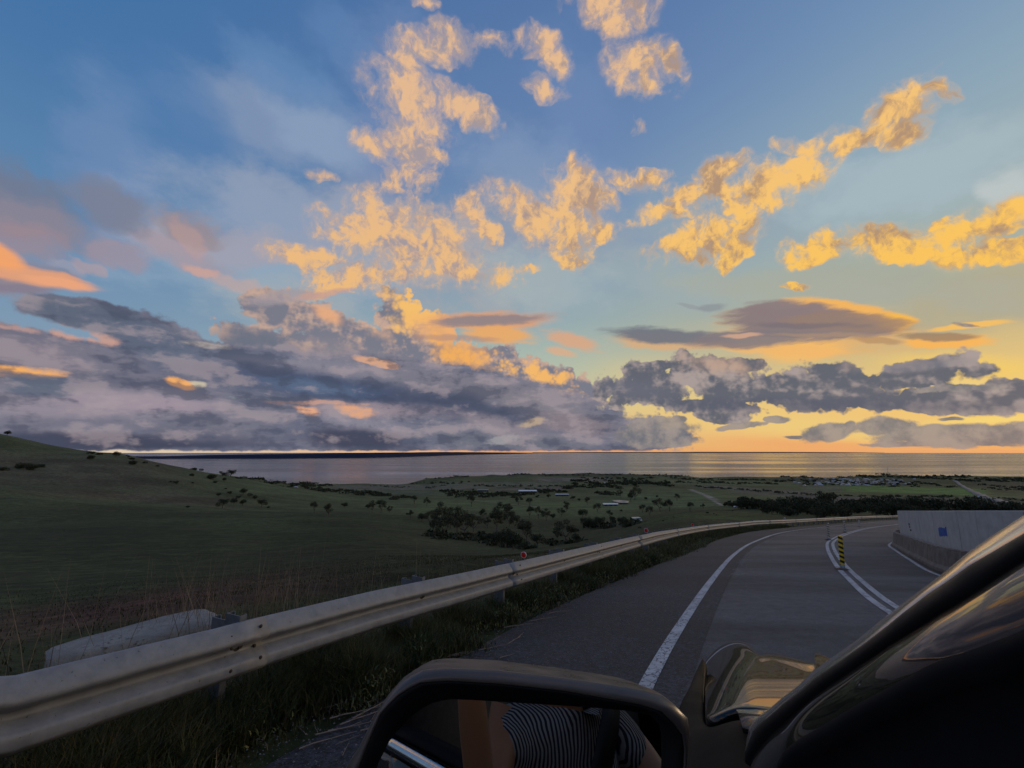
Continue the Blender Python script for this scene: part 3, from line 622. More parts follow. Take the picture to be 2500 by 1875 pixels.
zone((.030, .034, .022), 2450, 1178, 110, 20, .1, 1200, 3300, .8, .4)
zone((.055, .088, .026), 1720, 1262, 220, 16, -.03, 60, 190, .8, .6)     # grassy spur behind the rail
zone((.110, .050, .040), 350, 1480, 560, 48, -.15, 3, 26, .85, .8)       # bare red earth on the cutting
zone((.075, .045, .034), 700, 1440, 330, 22, -.16, 3, 30, .6, .8)
zone((.17, .15, .13), 1715, 1206, 46, 3.2, .38, 500, 1500, .8, .5)      # dirt track
zone((.17, .15, .13), 1745, 1224, 30, 3.2, .55, 400, 1500, .8, .5)
zone((.13, .12, .09), 1260, 1232, 120, 1.2, .10, 300, 900, .5, .5)
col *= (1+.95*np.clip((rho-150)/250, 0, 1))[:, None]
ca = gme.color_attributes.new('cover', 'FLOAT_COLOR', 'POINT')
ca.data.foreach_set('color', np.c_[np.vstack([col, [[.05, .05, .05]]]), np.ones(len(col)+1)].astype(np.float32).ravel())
def b_ground(t, bs):
    P = gpos(t); a = t.n('ShaderNodeVertexColor'); a.layer_name = 'cover'; c = a.outputs[0]
    n0 = t.noise(P, .02, 4, .6); n1 = t.noise(P, .35, 5, .65); n2 = t.noise(P, 5, 4, .7)
    tus = t.noise(t.mapping(P, sc=(1, 1, 1)), 1.4, 5, .75)
    k = t.m('MULTIPLY', t.ss(n0, .3, .7, .70, 1.35), t.m('MULTIPLY', t.ss(n1, .3, .7, .65, 1.4), t.ss(tus, .35, .7, .72, 1.28)))
    c = t.mix(1.0, c, t.xyz(k, k, k), 'MULTIPLY')
    dry = t.ss(t.noise(P, .09, 5, .7), .50, .70, 0, .55)
    c = t.mix(dry, c, (.075, .060, .036))
    t.put(bs.inputs['Base Color'], c)
    bump(t, bs, t.m('ADD', t.m('MULTIPLY', n1, 2.0), t.m('MULTIPLY', n2, .25)), .35, .8)
M_GROUND = nodemat('hill grass', b_ground, .95, .15)
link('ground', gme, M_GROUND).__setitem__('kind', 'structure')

# ------------------------------------------------------------------ sea and the far island
def b_sea(t, bs):
    P = gpos(t)
    dst = t.v('LENGTH', P)
    st = t.mapping(P, rot=(0, 0, R(12)), sc=(1, 2.6, 1))
    slick = t.noise(t.mapping(P, rot=(0, 0, R(-20)), sc=(.00022, .0011, 1)), 1, 5, .6, dist=.8)
    t.put(bs.inputs['Base Color'], (.018, .030, .040))
    t.put(bs.inputs['Roughness'], t.ss(slick, .35, .65, .10, .26))
    wv = t.m('ADD', t.noise(st, .05, 4, .6), t.m('MULTIPLY', t.noise(st, .4, 3, .6), .25))
    b = t.n('ShaderNodeBump'); b.inputs['Distance'].default_value = 1.2; b.inputs['Strength'].default_value = .12
    t.put(b.inputs['Height'], wv); t.nt.links.new(b.outputs[0], bs.inputs['Normal'])
M_SEA = nodemat('calm evening sea', b_sea, .25, .5)
sv = []; sr = [600, 1500, 3000, 6000, 12000, 30000, 90000]; 
for r_ in sr:
    for k in range(96): sv.append((r_*math.sin(k*math.pi/48), r_*math.cos(k*math.pi/48), SEA_Z))
sf = [(i*96+k, i*96+(k+1) % 96, (i+1)*96+(k+1) % 96, (i+1)*96+k) for i in range(len(sr)-1) for k in range(96)]
sf.append(tuple(range(96)))
tag(link('sea', mesh('sea', sv, sf), M_SEA), kind='structure')
def far_land(name, prof, thick, mat):
    """a low range of hills across the water: (px, ridge row, shore row) give its distance and height; it has real width"""
    vs = []; fs = []; m_ = 6
    for i, (px, py, pb) in enumerate(prof):
        r = ray(px, pb); k = (SEA_Z)/r.z; shore = r*k; depth = shore.y
        top = at(px, py, depth*1.03); h = max(top.z-SEA_Z, .5)
        for (f, hz) in ((.995, -4), (1.0, .12*h), (1.008, h*.5), (1.018, h*.86), (1.03, h), (1.03+thick, -8)):
            vs.append((shore.x*f, shore.y*f, SEA_Z+hz))
        if i:
            for k in range(m_-1): a = (i-1)*m_+k; fs.append((a, a+m_, a+m_+1, a+1))
    return tag(link(name, mesh(name, vs, fs, True), mat), kind='structure')
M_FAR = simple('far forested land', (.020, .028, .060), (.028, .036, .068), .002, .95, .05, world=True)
def densify(pr, n, amp):
    out = []
    for a, b in zip(pr[:-1], pr[1:]):
        for k in range(n): u = k/n; q = [a[q_]+(b[q_]-a[q_])*u for q_ in range(3)]; q[1] += (random.random()-.5)*amp; out.append(tuple(q))
    out.append(pr[-1]); return out
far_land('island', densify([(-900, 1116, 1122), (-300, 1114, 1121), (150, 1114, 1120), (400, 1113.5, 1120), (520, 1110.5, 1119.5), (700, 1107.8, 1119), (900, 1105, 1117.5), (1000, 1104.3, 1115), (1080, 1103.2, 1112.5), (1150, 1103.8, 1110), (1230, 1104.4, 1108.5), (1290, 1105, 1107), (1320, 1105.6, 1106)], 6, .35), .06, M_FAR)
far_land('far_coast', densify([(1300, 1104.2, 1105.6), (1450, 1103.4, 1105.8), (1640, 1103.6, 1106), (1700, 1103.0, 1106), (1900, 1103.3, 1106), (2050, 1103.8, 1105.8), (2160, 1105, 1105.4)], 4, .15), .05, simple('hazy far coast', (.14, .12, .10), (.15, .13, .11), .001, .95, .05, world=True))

# ------------------------------------------------------------------ road surface and markings
def b_asphalt(dark, light, agg, patch, cracks=False):
    def f(t, bs):
        P = gpos(t)
        fine = t.m('MULTIPLY_ADD', t.noise(P, agg, 3, .8), .55, t.m('MULTIPLY', t.noise(P, agg*.33, 2, .7), .45)); mid = t.noise(P, 6, 5, .65); big = t.noise(t.mapping(P, rot=(0, 0, R(40)), sc=(.25, 1.1, 1)), .55, 4, .6)
        c = t.mix(t.ss(fine, .40, .62), dark, light); c = t.mix(t.ss(t.noise(P, agg*.5, 2, .6), .68, .76, 0, .5), c, tuple(q*2.4 for q in light))
        k = t.m('MULTIPLY', t.ss(mid, .25, .75, .8, 1.2), t.ss(big, .3, .7, 1-patch, 1+patch))
        c = t.mix(1.0, c, t.xyz(k, k, k), 'MULTIPLY')
        if cracks:
            vo = t.n('ShaderNodeTexVoronoi', feature='DISTANCE_TO_EDGE'); vp = t.v('ADD', P, t.v('SCALE', t.noise(P, 3, 3, .6, color=True), sc=.5)); t.put(vo.inputs['Vector'], vp); vo.inputs['Scale'].default_value = 1.6
            cr = t.m('MULTIPLY', t.ss(vo.outputs['Distance'], .0, .014, 1, 0), t.ss(t.noise(P, .5, 2, .5), .5, .62))
            c = t.mix(t.m('MULTIPLY', cr, .8), c, (.008, .008, .009))
        t.put(bs.inputs['Base Color'], c)
        t.put(bs.inputs['Roughness'], t.ss(fine, .2, .8, .62, .88))
        bump(t, bs, t.m('ADD', fine, t.m('MULTIPLY', mid, .5)), .010, 1.0)
    return f
M_LANE = nodemat('worn lane asphalt', b_asphalt((.044, .046, .052), (.110, .113, .126), 160, .42), .75, .4)
M_SHOUL = nodemat('coarse shoulder seal', b_asphalt((.004, .005, .008), (.056, .061, .078), 60, .3, True), .8, .4)
def strip(name, A, B, z0, mat, cols=2, kind='structure', parent=None, crown=None):
    n = min(len(A), len(B)); A = A[:n]; B = B[:n]; vs = []; 
    for k in range(cols):
        u = k/(cols-1); q = A*(1-u)+B*u; vs.append(np.c_[q, plane_z(q[:, 0], q[:, 1])+z0])
    V_ = np.vstack(vs); F_ = []
    for k in range(cols-1):
        i = np.arange(n-1); F_.append(np.stack([k*n+i, k*n+i+1, (k+1)*n+i+1, (k+1)*n+i], -1))
    me = npmesh(name, V_, np.vstack(F_), True)
    # faces must look up
    if me.polygons[0].normal.z < 0: me.flip_normals()
    return tag(link(name, me, mat, parent), kind=kind)
road_main = strip('road', offset_line(EDGE, .02), BAR, 0.0, M_LANE, 9)
strip('road_shoulder', GRASS, offset_line(EDGE, -.35), .004, M_SHOUL, 5)
GUT_A, GUT_B = offset_line(REDGE, -.10), BAR
strip('gutter', GUT_A, GUT_B, .004, nodemat('dark gutter seal', b_asphalt((.010, .011, .016), (.032, .034, .042), 90, .2), .7, .4), 3)
def b_paint(t, bs):
    P = gpos(t); fine = t.noise(P, 120, 3, .8)
    vo = t.n('ShaderNodeTexVoronoi', feature='DISTANCE_TO_EDGE'); vp = t.v('ADD', P, t.v('SCALE', t.noise(P, 14, 3, .6, color=True), sc=.10)); t.put(vo.inputs['Vector'], vp); vo.inputs['Scale'].default_value = 11
    cr = t.ss(vo.outputs['Distance'], .02, .07, 1, 0)
    wear = t.m('MAXIMUM', t.m('MULTIPLY', cr, t.ss(t.noise(P, 1.6, 2, .5), .38, .52)), t.ss(t.m('ADD', fine, t.m('MULTIPLY', t.noise(P, 7, 4, .6), .7)), .98, 1.10))
    c = t.mix(t.ss(t.noise(P, 3, 4, .6), .3, .7), (.38, .40, .43), (.54, .56, .60))
    t.put(bs.inputs['Base Color'], t.mix(t.m('MULTIPLY', wear, .9), c, (.05, .05, .055)))
    bump(t, bs, fine, .003, .8)
M_PAINT = nodemat('worn white road paint', b_paint, .7, .3)
def marking(name, L, w, z0, off=0): 
    return strip(name, offset_line(L, off+w/2), offset_line(L, off-w/2), z0, M_PAINT, 2)
marking('edge_marking', EDGE, .13, .009)
marking('centre_marking', CEN, .11, .009, .105)
marking('centre_marking', CEN, .11, .009, -.105)
marking('kerbside_marking', REDGE, .09, .009)
# pale chips where the edge line seal has frayed
cv_, cf_ = [], []
for k in range(420):
    s = rng.random()**1.2; i = int(150+s*260); off = -(.30+abs(rng.normal())*.10) ; p = offset_line(EDGE[i:i+2], off)[0] + rng.normal(0, .05, 2)
    z = float(plane_z(*p))+.005; r0 = .006+.014*rng.random(); a0 = rng.random()*6; b = len(cv_)
    cv_ += [(p[0]+r0*math.cos(a0+q*1.57)*(.6+.6*rng.random()), p[1]+r0*math.sin(a0+q*1.57)*(.6+.6*rng.random()), z+.002*(q % 2)) for q in range(4)]; cv_.append((p[0], p[1], z+r0*.5))
    cf_ += [(b+q, b+(q+1) % 4, b+4) for q in range(4)]
tag(link('loose_paint_chips', mesh('loose_paint_chips', cv_, cf_), simple('paint chips', (.28, .28, .30), (.4, .4, .42), 30)), kind='stuff')

# ------------------------------------------------------------------ guardrail
def b_galv(t, bs):
    P = gpos(t); n = t.noise(P, 9, 5, .65); st = t.noise(t.mapping(P, rot=(0, 0, R(-65)), sc=(.6, 14, 14)), 2.5, 4, .6)
    Z_ = t.sep(P)[2]
    c = t.mix(t.ss(n, .3, .7), (.19, .20, .22), (.28, .29, .31))
    c = t.mix(t.ss(st, .45, .75, 0, .40), c, (.26, .235, .20))
    sp = t.ss(t.noise(P, 46, 3, .6), .66, .74, 0, .8)
    c = t.mix(sp, c, (.06, .055, .05))
    t.put(bs.inputs['Base Color'], c); bs.inputs['Metallic'].default_value = .25
    t.put(bs.inputs['Roughness'], t.ss(n, .3, .7, .52, .68)); bump(t, bs, t.m('ADD', n, st), .003, .35)
M_GALV = nodemat('weathered galvanised rail', b_galv, .5, .5)
M_POST = simple('galvanised post', (.115, .135, .165), (.17, .19, .22), 14, .55, .5, .4, world=True)
M_BOLT = simple('rusty dark bolt', (.03, .025, .022), (.07, .045, .03), 60, .6)
# section: (towards road, height below the top)
SEC = [(d, h*1.07) for d, h in [(-.003, 0.0), (.012, -.001), (.022, -.006), (.070, -.066), (.078, -.078), (.082, -.090), (.082, -.100), (.076, -.110), (.012, -.140), (.004, -.146), (.000, -.154), (.000, -.168), (.004, -.176), (.012, -.182), (.070, -.214), (.078, -.222), (.082, -.232), (.083, -.270), (.080, -.278), (.072, -.286), (.040, -.306), (.034, -.310)]]
def rail_beam(s0, s1, n, lift=0.0):
    vs = []; fs = []; m_ = len(SEC)
    for i in range(n+1):
        s = s0+(s1-s0)*i/n; p, t_ = rail_at(s); nr_ = Vector((t_.y, -t_.x, 0)); zt = rail_top(s)
        for d, h in SEC: q = p+nr_*(d+lift); vs.append((q.x, q.y, zt+h))
    for i in range(n):
        for k in range(m_-1): a = i*m_+k; fs.append((a, a+1, a+m_+1, a+m_))
    me = mesh('beam', vs, fs, True); return me
guard = tag(empty('guardrail'), 'long pale galvanised guardrail curving along the outer edge of the road', 'guardrail')
S0 = float(np.interp(-12, RAIL[:300, 1], _rs[:300])); S1 = _rs[-1]-1
# posts every two metres; the beam laps every four
p_first = min(np.linspace(0, 40, 2000), key=lambda s: abs(to_px((*rail_at(s)[0][:2], rail_top(s)))[0]-590) if rail_at(s)[0].y > 1.8 else 1e9)
posts = [p_first+2.0*k for k in range(-6, 60) if S0 < p_first+2.0*k < S1]
edges_s = [p_first-.0+4.0*k for k in range(-4, 31)]
for a, b in zip(edges_s[:-1], edges_s[1:]):
    if a < S0-3 or b > S1: continue
    near = math.hypot(*rail_at(a)[0][:2]) < 14
    me = rail_beam(a-.16, b+.16, 24 if near else 10, lift=.0025 if int(round((a-edges_s[0])/4)) % 2 else 0)
    o = link('beam', me, M_GALV, guard)
    md = o.modifiers.new('thickness', 'SOLIDIFY'); md.thickness = .003; md.offset = 0
def c_post(s, near):
    p, t_ = rail_at(s); nr_ = Vector((t_.y, -t_.x, 0)); zt = rail_top(s); M = Matrix((t_, -nr_, (0, 0, 1))).transposed().to_4x4(); M.translation = (p.x, p.y, zt)
    gz_ = plane_z(p.x, p.y)-.3
    bm = bmesh.new()
    # C section: web and two flanges, opening along the rail
    for c, sz in (((0, .245, -.40), (.006, .15, 1.0)), ((.022, .173, -.40), (.044, .006, 1.0)), ((.022, .317, -.40), (.044, .006, 1.0)), ((.047, .185, -.40), (.006, .020, 1.0)), ((.047, .305, -.40), (.006, .020, 1.0))):
        box(bm, c, sz)
    bmesh.ops.translate(bm, vec=(0, 0, -.115), verts=bm.verts)
    bmesh.ops.transform(bm, matrix=M, verts=bm.verts); bm_obj('post', bm, M_POST, guard)
    bm = bmesh.new()
    for c, sz in (((0, .092, -.150), (.006, .150, .34)), ((.022, .020, -.150), (.044, .006, .34)), ((.022, .164, -.150), (.044, .006, .34)), ((.047, .03, -.150), (.006, .020, .34)), ((.047, .154, -.150), (.006, .020, .34))): box(bm, c, sz)
    bmesh.ops.translate(bm, vec=(0, 0, .012), verts=bm.verts)
    bmesh.ops.transform(bm, matrix=M, verts=bm.verts); bm_obj('spacer_block', bm, M_POST, guard)
    bm = bmesh.new(); cyl(bm, (0, .012, -.155), (0, -.016, -.155), .020, .015, 10)
    if near:
        cyl(bm, (-.02, -.002, -.155), (-.02, -.006, -.155), .026, seg=12)
    bmesh.ops.transform(bm, matrix=M, verts=bm.verts); bm_obj('bolt', bm, M_BOLT, guard)
    return M
for k, s in enumerate(posts):
    near = math.hypot(*rail_at(s)[0][:2]) < 22
    M = c_post(s, near)
    if near and k % 2 == 0 or abs(s-p_first) < .1:
        for dx in (-.105, .105):
            for h in (-.055, -.118, -.192, -.255):
                bm = bmesh.new(); d = np.interp(-h, [-b for a, b in SEC], [a for a, b in SEC])
                bmesh.ops.create_uvsphere(bm, u_segments=8, v_segments=5, radius=.013); bmesh.ops.scale(bm, vec=(1, .6, 1), verts=bm.verts)
                bmesh.ops.translate(bm, vec=(dx, -d-.002, h), verts=bm.verts); bmesh.ops.transform(bm, matrix=M, verts=bm.verts); bm_obj('splice_bolt', bm, M_BOLT, guard)
def emis_free_red():
    def b(t, bs):
        P = opos(t); vo = t.n('ShaderNodeTexVoronoi'); t.put(vo.inputs['Vector'], P); vo.inputs['Scale'].default_value = 160
        t.put(bs.inputs['Base Color'], t.mix(t.ss(vo.outputs['Distance'], 0, .8), (.80, .035, .02), (.45, .012, .01)))
        bs.inputs['Coat Weight'].default_value = .6
    return nodemat('red reflector lens', b, .25, .6)
M_RED = emis_free_red(); M_WHITEP = simple('white plastic', (.55, .56, .57), (.45, .46, .47), 8, .5, .4)
def reflector(px, scale=1.0, white=False):
    s = min(np.linspace(2, S1, 3000), key=lambda s: abs(to_px((*rail_at(s)[0][:2], rail_top(s)))[0]-px) if rail_at(s)[0].y > 1.8 else 1e9)
    p, t_ = rail_at(s); nr_ = Vector((t_.y, -t_.x, 0)); zt = rail_top(s); M = Matrix((nr_, t_, (0, 0, 1))).transposed().to_4x4(); M.translation = (p.x, p.y, zt)
    bm = bmesh.new(); box(bm, (.0, 0, .012), (.05, .03, .004)); box(bm, (-.01, 0, .03), (.03, .004, .05)); bmesh.ops.transform(bm, matrix=M, verts=bm.verts); br = bm_obj('reflector_bracket', bm, M_BOLT, guard)
    bm = bmesh.new(); cyl(bm, (0, .010, .078*scale), (0, -.006, .078*scale), .046*scale, .049*scale, 28); bmesh.ops.transform(bm, matrix=M, verts=bm.verts)
    bm_obj('reflector_rim', bm, M_WHITEP, br)
    bm = bmesh.new(); cyl(bm, (0, -.005, .078*scale), (0, -.014, .078*scale), .042*scale, .034*scale, 28); bmesh.ops.transform(bm, matrix=M, verts=bm.verts)
    bm_obj('reflector_lens', bm, M_WHITEP if white else M_RED, br)
for px in (1280, 1578, 1691): reflector(px, 1.0 if px == 1280 else 1.45)
reflector(1916, 1.6, True)

# ------------------------------------------------------------------ concrete safety barrier with screen wall, right
def b_conc(base, light, stain):
    def f(t, bs):
        P = gpos(t); n = t.noise(P, 3.2, 6, .7); f_ = t.noise(P, 40, 3, .7); dr = t.noise(t.mapping(P, sc=(3, 3, .35)), 3.0, 4, .6)
        c = t.mix(t.ss(n, .3, .7), base, light); c = t.mix(t.ss(dr, .5, .75, 0, .5), c, stain)
        t.put(bs.inputs['Base Color'], c); bump(t, bs, t.m('ADD', f_, n), .006, .5)
    return f
M_BARR = nodemat('brown stained barrier concrete', b_conc((.13, .11, .095), (.22, .20, .18), (.07, .045, .032)), .85, .2)
M_WALL = nodemat('pale grey screen panels', b_conc((.37, .38, .375), (.47, .48, .475), (.22, .215, .205)), .7, .3)
barr = tag(empty('road_barrier'), 'curved two-tier concrete barrier with pale screen panels on the inside of the bend', 'barrier')
_bs = np.r_[0, np.cumsum(np.hypot(*np.diff(BAR, axis=0).T))]
def bar_at(s):
    f = lambda q: np.array([np.interp(q, _bs, BAR[:, 0]), np.interp(q, _bs, BAR[:, 1])])
    p = f(s); t_ = f(s+.1)-f(s-.1); t_ /= np.linalg.norm(t_); return p, t_
BTOP = [(2183, 1302), (2188, 1304), (2229, 1323), (2292, 1343), (2371, 1364), (2500, 1400)]
WTOP = [(2185, 1260), (2292, 1264), (2400, 1268), (2500, 1272), (2700, 1280)]
def bar_h(s, tab, off, lo, hi):
    p, t_ = bar_at(s); n_ = np.array([t_[1], -t_[0]]); q = p+n_*off; z = plane_z(*q)+(lo+hi)/2
    if q[1] > 3:
        for _ in range(4):
            px, py = to_px((q[0], q[1], z)); tgt = np.interp(px, [a for a, b in tab], [b for a, b in tab]); r = ray(px, tgt); z = r.z/r.y*q[1]
    return min(max(z-plane_z(*q), lo), hi)
def bar_piece(name, s0, s1, sec, mat, n=6, caps=True):
    """sec(s) -> list of (outward, height) points of a closed section"""
    vs = []; fs = []; m_ = len(sec(s0))
    for i in range(n+1):
        s = s0+(s1-s0)*i/n; p, t_ = bar_at(s); n_ = (t_[1], -t_[0])
        for d, h in sec(s): q = (p[0]+n_[0]*d, p[1]+n_[1]*d); vs.append((q[0], q[1], plane_z(p[0], p[1])+h))
    for i in range(n):
        for k in range(m_): a = i*m_+k; b = i*m_+(k+1) % m_; fs.append((a, a+m_, b+m_, b))
    fs.append(tuple(range(m_))); fs.append(tuple(range(n*m_+m_-1, n*m_-1, -1)))
    o = link(name, mesh(name, vs, fs), mat, barr)
    return o
ends = float(_bs[-1])
s_a = 4.0
def low_sec(s):
    h = LH
    return [(0, -.1), (0, .075), (.06, .16), (.10, h-.03), (.12, h), (.30, h), (.34, -.1)]
def wall_sec(s):
    return [(.34, LH-.35), (.34, WH), (.36, WH+.01), (.44, WH+.01), (.46, WH), (.46, LH-.35)]
LH = .57; WH = 1.50
L_ = 3.0; s = s_a; k = 0
while s+L_ < min(ends, 78):
    bar_piece('barrier_segment', s+.006, s+L_-.006, low_sec, M_BARR)
    # coping course
    s += L_; k += 1
s = s_a; PL_ = 2.4
while s+PL_ < min(ends, 78):
    bar_piece('screen_panel', s+.014, s+PL_-.014, wall_sec, M_WALL)
    s += PL_
# narrow light ledge on top of the low barrier
bar_piece('ledge', s_a, 60, lambda s: [(.10, LH+.002), (.10, LH+.03), (.19, LH+.034), (.19, LH+.002)], simple('ledge', (.30, .28, .26), (.2, .17, .15), 5, .8, world=True), 60)
# sprayed blue patch and the black marks
def patch(name, px0, py0, px1, py1, mat, nx=8, jag=.0, lift=.339):
    vs = []; fs = []
    def hit(px, py):
        best = None
        for s in np.linspace(10, 45, 900):
            p, t_ = bar_at(s); q = p+np.array([t_[1], -t_[0]])*lift; z = plane_z(*p)+1.0; u, v = to_px((q[0], q[1], z))
            if best is None or abs(u-px) < best[0]: best = (abs(u-px), s, q, p)
        _, s, q, p = best; r = ray(px, py); return Vector((q[0], q[1], r.z/r.y*q[1]))
    for i in range(nx+1):
        px = px0+(px1-px0)*i/nx
        for k_, py in enumerate((py0+random.uniform(0, jag), (py0+py1)/2, py1-random.uniform(0, jag))): vs.append(hit(px, py))
    for i in range(nx):
        for k_ in range(2): a = i*3+k_; fs.append((a, a+1, a+4, a+3))
    o = link(name, mesh(name, vs, fs), mat, barr); md = o.modifiers.new('t', 'SOLIDIFY'); md.thickness = .003
    return o
def b_blue(t, bs):
    P = gpos(t); n = t.noise(P, 9, 5, .7)
    t.put(bs.inputs['Base Color'], t.mix(t.ss(n, .35, .6), (.012, .055, .30), (.03, .12, .42))); 
M_BLUE = nodemat('sprayed blue paint', b_blue, .6, .3)
patch('paint_patch', 2291, 1286, 2311, 1311, M_BLUE, 14, 4)
M_BLACKP = simple('black spray paint', (.012, .012, .013), None, 20, .6)
for a in ((2217.5, 1277, 2221, 1283), (2218.5, 1284.5, 2221.5, 1289), (2219.5, 1292, 2223.5, 1297)): patch('graffiti_mark', *a, M_BLACKP, 2, .6)

# ------------------------------------------------------------------ striped flexible delineator posts on the centre line
def b_stripe(c0, c1, dirt):
    def f(t, bs):
        P = opos(t); X, Y, Z = t.sep(P)
        v = t.m('FRACT', t.m('ADD', t.m('MULTIPLY', Z, 8.6), t.m('MULTIPLY', X, 3.4)))
        a = t.m('GREATER_THAN', v, .5); n = t.noise(P, 30, 4, .7)
        base = t.mix(a, c0, c1); t.put(bs.inputs['Base Color'], t.mix(t.ss(n, .5, .8, 0, dirt), base, (.12, .11, .10)))
    return nodemat('striped sleeve', f, .35, .5)
def delineator(px, py, hpx, label, c0, c1, dirt, yaw, base_mat):
    x, y = on_plane(px, py); z = float(plane_z(x, y))
    d = math.sqrt(x*x+y*y); H = hpx/ (F0/(y*cP+z*sP)) * 1.02
    t_ = tag(empty('delineator_post', (x, y, z+.006), yaw), label, 'delineator post', 'striped posts along the centre line')
    t_.rotation_euler = (R(-1.0), R(2.0), yaw)
    bm = bmesh.new(); w = .055
    n = 20
    ring = []
    for zz, ww, th in ((.10, w*.8, .032), (.13, w, .030), (H-.03, w, .030), (H, w*.88, .022)):
        vs = [bm.verts.new((ww*math.cos(2*math.pi*i/n), th*math.sin(2*math.pi*i/n), zz)) for i in range(n)]; ring.append(vs)
    for a, b in zip(ring[:-1], ring[1:]):
        for i in range(n): bm.faces.new((a[i], a[(i+1) % n], b[(i+1) % n], b[i]))
    bm.faces.new(ring[-1])
    bm_obj('striped_sleeve', bm, b_stripe(c0, c1, dirt), t_, True)
    bm = bmesh.new(); cyl(bm, (0, 0, .02), (0, 0, .13), .052, .046, 16); box(bm, (0, 0, .10), (.10, .05, .05), bev=.008)
    bm_obj('collar', bm, simple('pale blue grey collar', (.30, .36, .40), (.2, .24, .27), 20, .5), t_, True)
    bm = bmesh.new(); r = bmesh.ops.create_cone(bm, cap_ends=True, segments=6, radius1=.21, radius2=.11, depth=.04); bmesh.ops.scale(bm, vec=(1.0, .75, 1), verts=bm.verts); bmesh.ops.translate(bm, vec=(0, 0, .02), verts=bm.verts)
    bm_obj('base_plate', bm, base_mat, t_)
M_BASE = simple('brown rubber base', (.13, .075, .055), (.07, .045, .035), 12, .7)
YEL, BLK = (.72, .50, .02), (.012, .012, .014); PALE = (.55, .53, .44)
yaw = R(-10)
delineator(2058, 1392, 79, 'nearest striped post, bright yellow and black sleeve on a brown rubber base', YEL, BLK, .15, yaw, M_BASE)
delineator(2024, 1319, 39, 'second striped post, faded cream and black, standing where the double line bends', (.62, .60, .46), BLK, .12, yaw, simple('black rubber base', (.02, .02, .022), None, 12, .7))
delineator(2063, 1300, 28, 'third striped post, worn whitish, out along the far centre line', (.62, .60, .52), (.03, .03, .035), .25, yaw, M_BASE)
delineator(2098.5, 1286.5, 16, 'farthest and smallest worn post on the far centre line', (.55, .54, .50), (.2, .2, .2), .3, yaw, M_BASE)

# ------------------------------------------------------------------ trees and bushes
def b_leaf(c0, c1, c2):
    def f(t, bs):
        oi = t.n('ShaderNodeObjectInfo'); P = gpos(t); n = t.noise(P, .9, 3, .6); r = t.n('ShaderNodeNewGeometry').outputs['Random Per Island']
        c = t.mix(t.ss(n, .35, .65), c0, c1); c = t.mix(t.m('MULTIPLY', r, .5), c, c2); c = t.mix(t.m('MULTIPLY', oi.outputs['Random'], .35), c, c0)
        t.put(bs.inputs['Base Color'], c)
    return f
M_GUM = nodemat('gum leaves', b_leaf((.032, .040, .022), (.062, .068, .038), (.080, .078, .046)), .75, .2)
M_BUSH = nodemat('coastal bush leaves', b_leaf((.022, .032, .018), (.042, .054, .027), (.062, .060, .036)), .8, .2)
M_BARK = simple('pale grey bark', (.10, .085, .07), (.17, .15, .125), 6, .9)
def leaf_cloud(clumps, n, size, seed, flat=.75):
    r = np.random.default_rng(seed); V_ = []; 
    wts = np.array([c[3]**2 for c in clumps]); wts = wts/wts.sum()
    idx = r.choice(len(clumps), n, p=wts); C = np.array(clumps)[idx]
    d = r.normal(size=(n, 3)); d /= np.linalg.norm(d, axis=1)[:, None]; rad = C[:, 3]*(.55+.5*r.random(n))
    ctr = C[:, :3]+d*rad[:, None]*np.array([1, 1, flat])
    a = r.normal(size=(n, 3)); a /= np.linalg.norm(a, axis=1)[:, None]; b = np.cross(a, d+.3*r.normal(size=(n, 3))); b /= np.linalg.norm(b, axis=1)[:, None]+1e-9
    s_ = size*(.6+.8*r.random(n))[:, None]
    q = np.stack([ctr-a*s_, ctr+b*s_*.55, ctr+a*s_, ctr-b*s_*.55], 1)
    F_ = np.arange(4*n).reshape(n, 4)
    return npmesh('foliage', q.reshape(-1, 3), F_)
def limbs(segs, name='trunk'):
    bm = bmesh.new()
    for p0, p1, r0, r1 in segs: cyl(bm, p0, p1, r0, r1, 7)
    me = bpy.data.meshes.new(name); bm.to_mesh(me); bm.free(); return me
PROTO = {}
